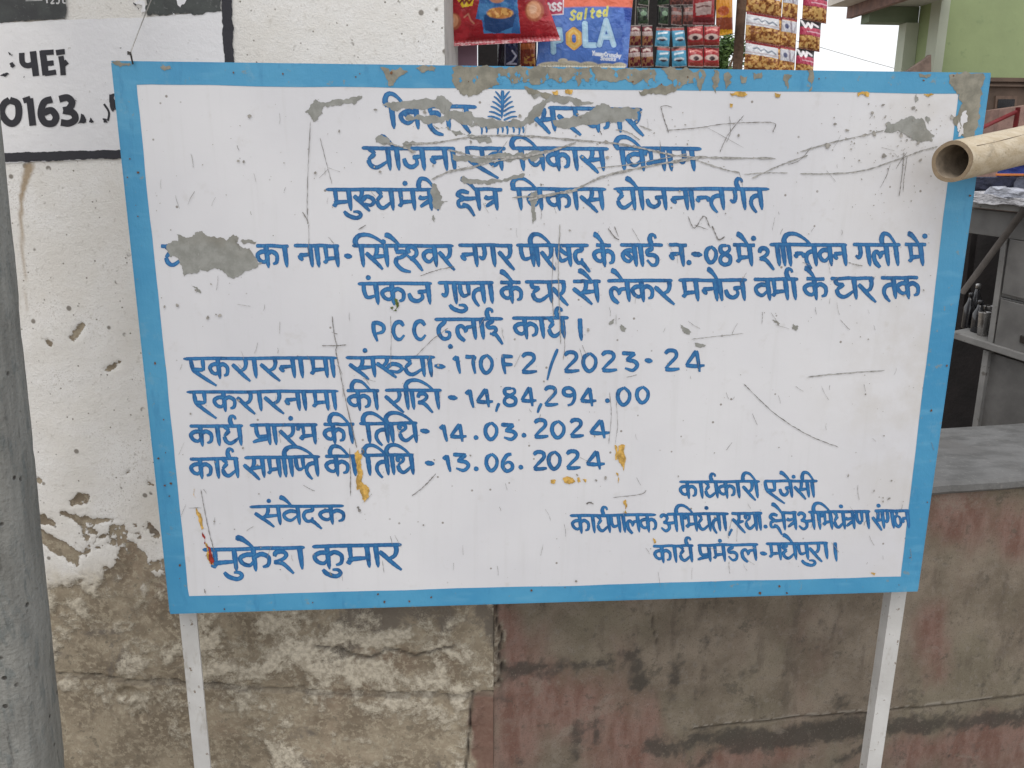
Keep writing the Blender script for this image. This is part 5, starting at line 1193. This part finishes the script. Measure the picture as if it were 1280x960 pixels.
tube('stick_shaft', [CAB.at(1300, 236, .035), CAB.at(1203, 366, .03)], [.011, .009], simple('stick_dark', (.085, .075, .068), .8, .2, 30), dsk, n=10)
# bottles and glasses on the cabinet shelf
GLD = simple('bottle_dark_glass', (.015, .015, .018), .12, .2, 30, bump=0, spec=.8); GLG = simple('steel_cup', (.38, .37, .36), .25, .2, 30, metal=.9, bump=0)
def lathe(name, base, prof, m, parent, n=18):
    V = []; F = []
    for r, z in prof:
        for k in range(n): V.append((base[0]+r*math.cos(2*math.pi*k/n), base[1]+r*math.sin(2*math.pi*k/n), base[2]+z))
    for j in range(len(prof)-1):
        for k in range(n): F.append([j*n+k, j*n+(k+1) % n, (j+1)*n+(k+1) % n, (j+1)*n+k])
    F += [list(range(n))[::-1], [(len(prof)-1)*n+k for k in range(n)]]
    return mesh(name, V, F, m, parent, smooth=True)
shz = CAB.at(1230, 427, .015)
def shelfpt(u, o_):
    q = CAB.at(u, 425, o_); z = CAB.at(u, 414+(u-1188)*.313, .015)[2]; return np.array([q[0], q[1], z+.002])
for i, (u, o_, hgt, r, lab) in enumerate(((1206, -.10, .115, .017, 'black bottle furthest left on the cabinet shelf'), (1213, -.20, .135, .018, 'tallest black bottle on the cabinet shelf, behind the others'), (1219, -.07, .105, .019, 'stout black bottle next to the steel cups on the cabinet shelf'))):
    q = shelfpt(u, o_); t = empty('bottle', tuple(q)); tag(t, lab, 'bottle', 'bottles on the cabinet shelf')
    lathe('bottle_body', q, [(r*.9, 0), (r, .004), (r, hgt*.6), (r*.5, hgt*.78), (r*.38, hgt*.9)], GLD, t); lathe('cap', q, [(r*.45, hgt*.9), (r*.45, hgt), (r*.3, hgt+.002)], GLG if i == 1 else GLD, t)
for i, (u, o_, hgt, lab) in enumerate(((1226, -.05, .075, 'steel cup on the cabinet shelf beside the stout black bottle'), (1231, -.10, .09, 'taller steel cup at the inner end of the cabinet shelf'))):
    q = shelfpt(u, o_); t = empty('steel_cup', tuple(q)); tag(t, lab, 'cup', 'cups on the cabinet shelf')
    lathe('cup_body', q, [(.013, 0), (.014, .003), (.018, hgt), (.0185, hgt+.002), (.0165, hgt+.002), (.0125, .004)], GLG, t)
# papers and cloth on the cabinet top
def sheet(name, label, cat, px, off, m, seed, zup, amp=.008, thick=.003, group=None):
    c4 = [CAB.at(u, v, off) for u, v in px]; zt = CAB.at(1240, 252, .03)[2]
    t = empty(name, tuple(sum(c4)/4)); tag(t, label, cat, group)
    n = 18; V = []
    for j in range(n):
        for i in range(n):
            a, b = i/(n-1), j/(n-1); p = (c4[0]*(1-a)+c4[1]*a)*(1-b)+(c4[3]*(1-a)+c4[2]*a)*b
            q = (fbm(np.array([a*4.]), np.array([b*3.]), seed, 3)[0]-.5)*2
            e = (fbm(np.array([a*9.]), np.array([b*2.]), seed+9, 2)[0]-.5)*.02
            V.append(p+np.array([q*amp*.7, -abs(q)*amp, q*amp+e*.3]))
    N = n*n; V = V+[v-CAB.n*.12 for v in V]
    F = [[j*n+i, j*n+i+1, (j+1)*n+i+1, (j+1)*n+i] for j in range(n-1) for i in range(n-1)]
    F += [[N+a for a in f[::-1]] for f in F]
    ed = [i for i in range(n)]+[j*n+n-1 for j in range(1, n)]+[(n-1)*n+i for i in range(n-2, -1, -1)]+[j*n for j in range(n-2, 0, -1)]
    F += [[ed[k], N+ed[k], N+ed[(k+1) % len(ed)], ed[(k+1) % len(ed)]] for k in range(len(ed))]
    mesh('folded_layer', V, F, m, t, smooth=True)
NEWS = NB('newsprint'); _n = NEWS.noise(90, 4, .7, stretch=(1, 1, 5)); NEWS.bump(_n, .001); NEWS = NEWS.fin(NEWS.mix(NEWS.ramp(_n, .5, .6), (.50, .50, .52), (.17, .17, .19)), .8)
GN = 'papers and cloths piled on the cabinet'
sheet('newspaper_pile', 'grey and white newspapers piled on top of the grey cabinet', 'newspapers', [(1216, 251), (1296, 262), (1292, 250), (1214, 242)], .05, NEWS, 3, 0, group=GN)
sheet('newspaper_pile', 'crumpled paler paper lying on the newspapers', 'newspapers', [(1228, 244), (1286, 251), (1280, 238), (1236, 234)], .04, simple('paper_pale', (.42, .44, .50), .7, .3, 40, bump=.003), 8, 0, group=GN)
sheet('folded_cloth', 'folded dark navy cloth behind the papers on the cabinet', 'cloth', [(1218, 240), (1262, 246), (1264, 222), (1220, 221)], -.04, simple('navy_cloth', (.030, .034, .06), .8, .4, 25, bump=.003), 5, 0, group=GN)
sheet('folded_cloth', 'folded slate grey cloth at the far right of the cabinet', 'cloth', [(1266, 246), (1312, 252), (1312, 222), (1268, 222)], -.03, simple('slate_cloth', (.12, .13, .17), .8, .4, 25, bump=.003), 6, 0, group=GN)
sheet('plastic_sheet', 'deep blue plastic with an orange hem just under the bamboo pole', 'plastic sheet', [(1246, 219), (1320, 219), (1320, 196), (1250, 200)], -.06, simple('blue_plastic', (.02, .04, .22), .35, .3, 25, bump=.003), 7, 0, group=GN)
cb('hem', [(1244, 217), (1320, 217), (1320, 220), (1244, 220)], -.02, .01, simple('orange_hem', (.5, .16, .04), .5), [q for q in C.objects if q.name.startswith('plastic_sheet')][0])

# dark rack beyond, left of the cabinet, deep shade put into its colour
RKP = Plane((0, 2.1, 0)); rk = empty('dark_rack', tuple(RKP.at(1200, 400)*[1, 1, 0])); tag(rk, 'dark wooden rack, its back coloured near black for the deep shade left of the grey cabinet', 'rack')
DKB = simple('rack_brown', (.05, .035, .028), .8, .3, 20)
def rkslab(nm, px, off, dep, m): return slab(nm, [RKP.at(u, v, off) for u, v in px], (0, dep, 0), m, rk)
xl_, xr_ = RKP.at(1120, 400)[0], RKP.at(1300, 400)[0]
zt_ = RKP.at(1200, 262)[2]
slab('rack_back', [(xl_, 2.15, 0), (xr_, 2.15, 0), (xr_, 2.15, zt_), (xl_, 2.15, zt_)], (0, .02, 0), simple('rack_shade_black', (.014, .012, .012), .9), rk)  # back coloured near-black to paint the shade behind the shelves
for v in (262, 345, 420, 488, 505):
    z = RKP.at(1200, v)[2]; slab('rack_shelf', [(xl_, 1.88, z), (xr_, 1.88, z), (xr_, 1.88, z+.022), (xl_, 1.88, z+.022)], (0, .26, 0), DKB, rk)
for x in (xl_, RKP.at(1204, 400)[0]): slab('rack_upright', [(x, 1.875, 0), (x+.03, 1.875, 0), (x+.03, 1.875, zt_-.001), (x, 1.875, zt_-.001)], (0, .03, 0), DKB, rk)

# ------------------------------------------------------------------ green house beyond
HP = Plane((0, 4.2, 0)); HQ = Plane((0, 5.0, 0))
GRN = simple('green_lime_paint', (.30, .37, .19), .85, .08, 2.5, bump=.002, dark=(.26, .33, .17)); GRD = simple('green_grey_paint', (.20, .25, .17), .85, .12, 3, bump=.002)
PALE = simple('pale_green_trim', (.48, .52, .42), .8, .08, 4); SOF = simple('pale_soffit', (.50, .51, .47), .85, .08, 3); BRW = simple('brown_wood_front', (.115, .080, .060), .75, .3, 6, bump=.002); FAS = simple('fascia_grey', (.56, .52, .46), .7, .15, 6)
hs = empty('green_house', tuple(HP.at(1220, 97)*[1, 1, 0])); tag(hs, 'green painted house with a pale overhanging roof behind the right end of the board', 'house')
xl, xr = HP.at(1167, 80)[0], HP.at(1520, 80)[0]; zg = HP.at(1235, 97)[2]; zt = HP.at(1200, -220)[2]
slab('corner_trim', [(xl-.015, 4.17, zg-.25), (xl+.045, 4.17, zg-.25), (xl+.045, 4.17, zg+1.2), (xl-.015, 4.17, zg+1.2)], (0, .12, 0), PALE, hs)
x5, x6 = HQ.at(1141, 60)[0], xl
def depth_for(x, u):      # how far back the side of the house runs
    lo, hi = 4.2, 12.
    for _ in range(40):
        m_ = (lo+hi)/2
        if Plane((0, m_, 0)).at(u, 60)[0] > x: hi = m_
        else: lo = m_
    return lo
YB = depth_for(xl, 1144); HQ = Plane((0, YB, 0))
zb2 = HQ.at(1110, 28)[2]; xb2 = HQ.at(1086, 27)[0]
slab('pilaster', [(xl-.09, YB-.02, .02), (xl-.002, YB-.02, .02), (xl-.002, YB-.02, zb2-.002), (xl-.09, YB-.02, zb2-.002)], (0, .1, 0), PALE, hs)
slab('beam', [(xb2, YB, zb2), (xl-.001, YB, zb2), (xl-.001, YB, zb2+.10), (xb2, YB, zb2+.10)], (0, .12, 0), GRD, hs)
slab('roof', [(xb2-.02, 2.6, zb2+.102), (xl-.001, 2.6, zb2+.102), (xl-.001, YB+.2, zb2+.102), (xb2-.02, YB+.2, zb2+.102)], (0, 0, .02), SOF, hs)
slab('roof_edge', [(xb2-.20, 2.58, zb2+.124), (xl-.001, 2.58, zb2+.124), (xl-.001, YB+.22, zb2+.124), (xb2-.20, YB+.22, zb2+.124)], (0, 0, .07), FAS, hs)
slab('roof_fascia', [(xb2-.06, 2.57, zb2+.05), (xb2-.022, 2.57, zb2+.05), (xb2-.022, YB+.22, zb2+.05), (xb2-.06, YB+.22, zb2+.05)], (0, 0, .073), simple('fascia_red_brown', (.20, .12, .10), .7), hs)
slab('wall', [(xl, 4.2, zg), (xr, 4.2, zg), (xr, 4.2, zg+1.6), (xl, 4.2, zg+1.6)], (0, YB-4.2, 0), GRN, hs)
# wooden lower front with a dark window
slab('lower_front', [(xl+.03, 4.16, .02), (xr, 4.16, .02), (xr, 4.16, zg-.002), (xl+.03, 4.16, zg-.002)], (0, .2, 0), BRW, hs)
for i, v in enumerate((103, 109)):
    z = HP.at(1250, v)[2]; slab('front_board', [(xl+.03, 4.135, z), (xr, 4.135, z), (xr, 4.135, z+.012), (xl+.03, 4.135, z+.012)], (0, .024, 0), BRW, hs)
def hpoly(nm, px, off, dep, m, par=None): return slab(nm, [HP.at(u, v, off) for u, v in px], (0, dep, 0), m, par or hs)
wd_ = hpoly('window', [(1245, 120), (1272, 120), (1266, 175), (1240, 175)], .05, .03, simple('window_frame_brown', (.15, .10, .075), .7))
o = hpoly('pane', [(1248, 124), (1269, 124), (1263, 171), (1243, 171)], .055, .003, simple('window_dark', (.012, .012, .014), .25, .2, 20, bump=0)); 
# red rail and pinkish board in front of the house
RLP = Plane((0, 3.2, 0)); rr = empty('red_rail', tuple(RLP.at(1250, 150)*[1, 1, 0])); tag(rr, 'thin dark red sloping rail in front of the green house window', 'rail')
REDR = simple('red_metal_paint', (.24, .03, .035), .45)
q0, q1 = RLP.at(1222, 162), RLP.at(1272, 139); tube('rail_bar', [q0, q1], .011, REDR, rr, n=10); tube('rail_post', [(q1[0], q1[1], 0), q1+[0, 0, .02]], .013, REDR, rr, n=10); tube('rail_post', [(q0[0], q0[1], 0), q0], .011, REDR, rr, n=10)
pb = empty('pink_brick_parapet', tuple(RLP.at(1270, 145)*[1, 1, 0])); tag(pb, 'dusty pink low parapet with a sloping top beside the dark window', 'parapet')
P0 = Plane((0, 3.5, 0)); a0, a1 = P0.at(1250, 137), P0.at(1400, 116)
slab('parapet_wall', [(a0[0], 3.5, 0), (a1[0], 3.5, 0), a1, a0], (0, .2, 0), simple('dusty_pink_brick', (.30, .19, .16), .85, .2, 20, bump=.003), pb)
tp = empty('leaning_plank', tuple(HP.at(1150, 80)*[1, 1, 0])); tag(tp, 'pale brown plank end leaning in the corner of the green house', 'plank')
T4 = Plane((0, 4.0, 0)); slab('plank_board', [T4.at(1132, 91), T4.at(1164, 95), T4.at(1164, 68), T4.at(1160, 72)], (0, .05, 0), simple('plank_brown', (.30, .22, .18), .8), tp)
# overhead wire across the white sky
ow = empty('overhead_wire', tuple(Plane((0, 6, 0)).at(1060, 65))); tag(ow, 'thin slack cable crossing the white sky left of the green house', 'cable')
W6 = Plane((0, 6.0, 0)); tube('cable', [W6.at(900, 40), W6.at(980, 47), W6.at(1025, 59), W6.at(1080, 75), W6.at(1124, 87), W6.at(1150, 97)], .0025, simple('cable_grey', (.35, .35, .35), .6, bump=0), ow, n=6)

# tree behind the post
tr = empty('leafy_tree', tuple(Plane((0, 7.5, 0)).at(900, 90)*[1, 1, 0])); tag(tr, 'small bright green leafy tree beyond the stall, right of the red sachets', 'tree')
tc = Plane((0, 7.5, 0)).at(893, 82)
LEAF = NB('leaf_green'); _n = LEAF.noise(5, 3); LEAF = LEAF.fin(LEAF.mix(LEAF.ramp(_n, .35, .65), (.045, .095, .020), (.13, .22, .055)), .6)
tube('trunk', [(tc[0], tc[1], 0), (tc[0]+.05, tc[1], 1.2), (tc[0]-.02, tc[1], tc[2]-.1)], [.09, .07, .04], WOODD, tr, n=10)
for a in (0, 1.3, 2.4, 3.7, 5.1): tube('limb', [(tc[0], tc[1], tc[2]-.5), (tc[0]+.15*math.cos(a), tc[1]+.15*math.sin(a), tc[2]-.2), (tc[0]+.3*math.cos(a), tc[1]+.3*math.sin(a), tc[2]+.1)], [.03, .02, .008], WOODD, tr, n=6)
V = []; F = []
cl = [(rnd.gauss(0, .18), rnd.gauss(0, .2), rnd.gauss(0, .17)) for _ in range(46)]
for i in range(3400):
    c0 = rnd.choice(cl); d = Vector((rnd.gauss(0, 1), rnd.gauss(0, 1), rnd.gauss(0, 1))).normalized()*rnd.uniform(.02, .11)
    c_ = Vector((tc[0]+c0[0], tc[1]+c0[1], tc[2]+c0[2]))+d
    a = Vector((rnd.gauss(0, 1), rnd.gauss(0, 1), rnd.gauss(0, .6))).normalized(); b = a.cross(Vector((rnd.gauss(0, 1), rnd.gauss(0, 1), rnd.gauss(0, 1)))).normalized()
    L, w_ = rnd.uniform(.022, .045), rnd.uniform(.009, .017); k = len(V)
    V += [c_-a*L, c_+b*w_, c_+a*L, c_-b*w_]; F.append([k, k+1, k+2, k+3])
o = mesh('crown', [tuple(v) for v in V], F, LEAF, tr); o['kind'] = 'stuff'
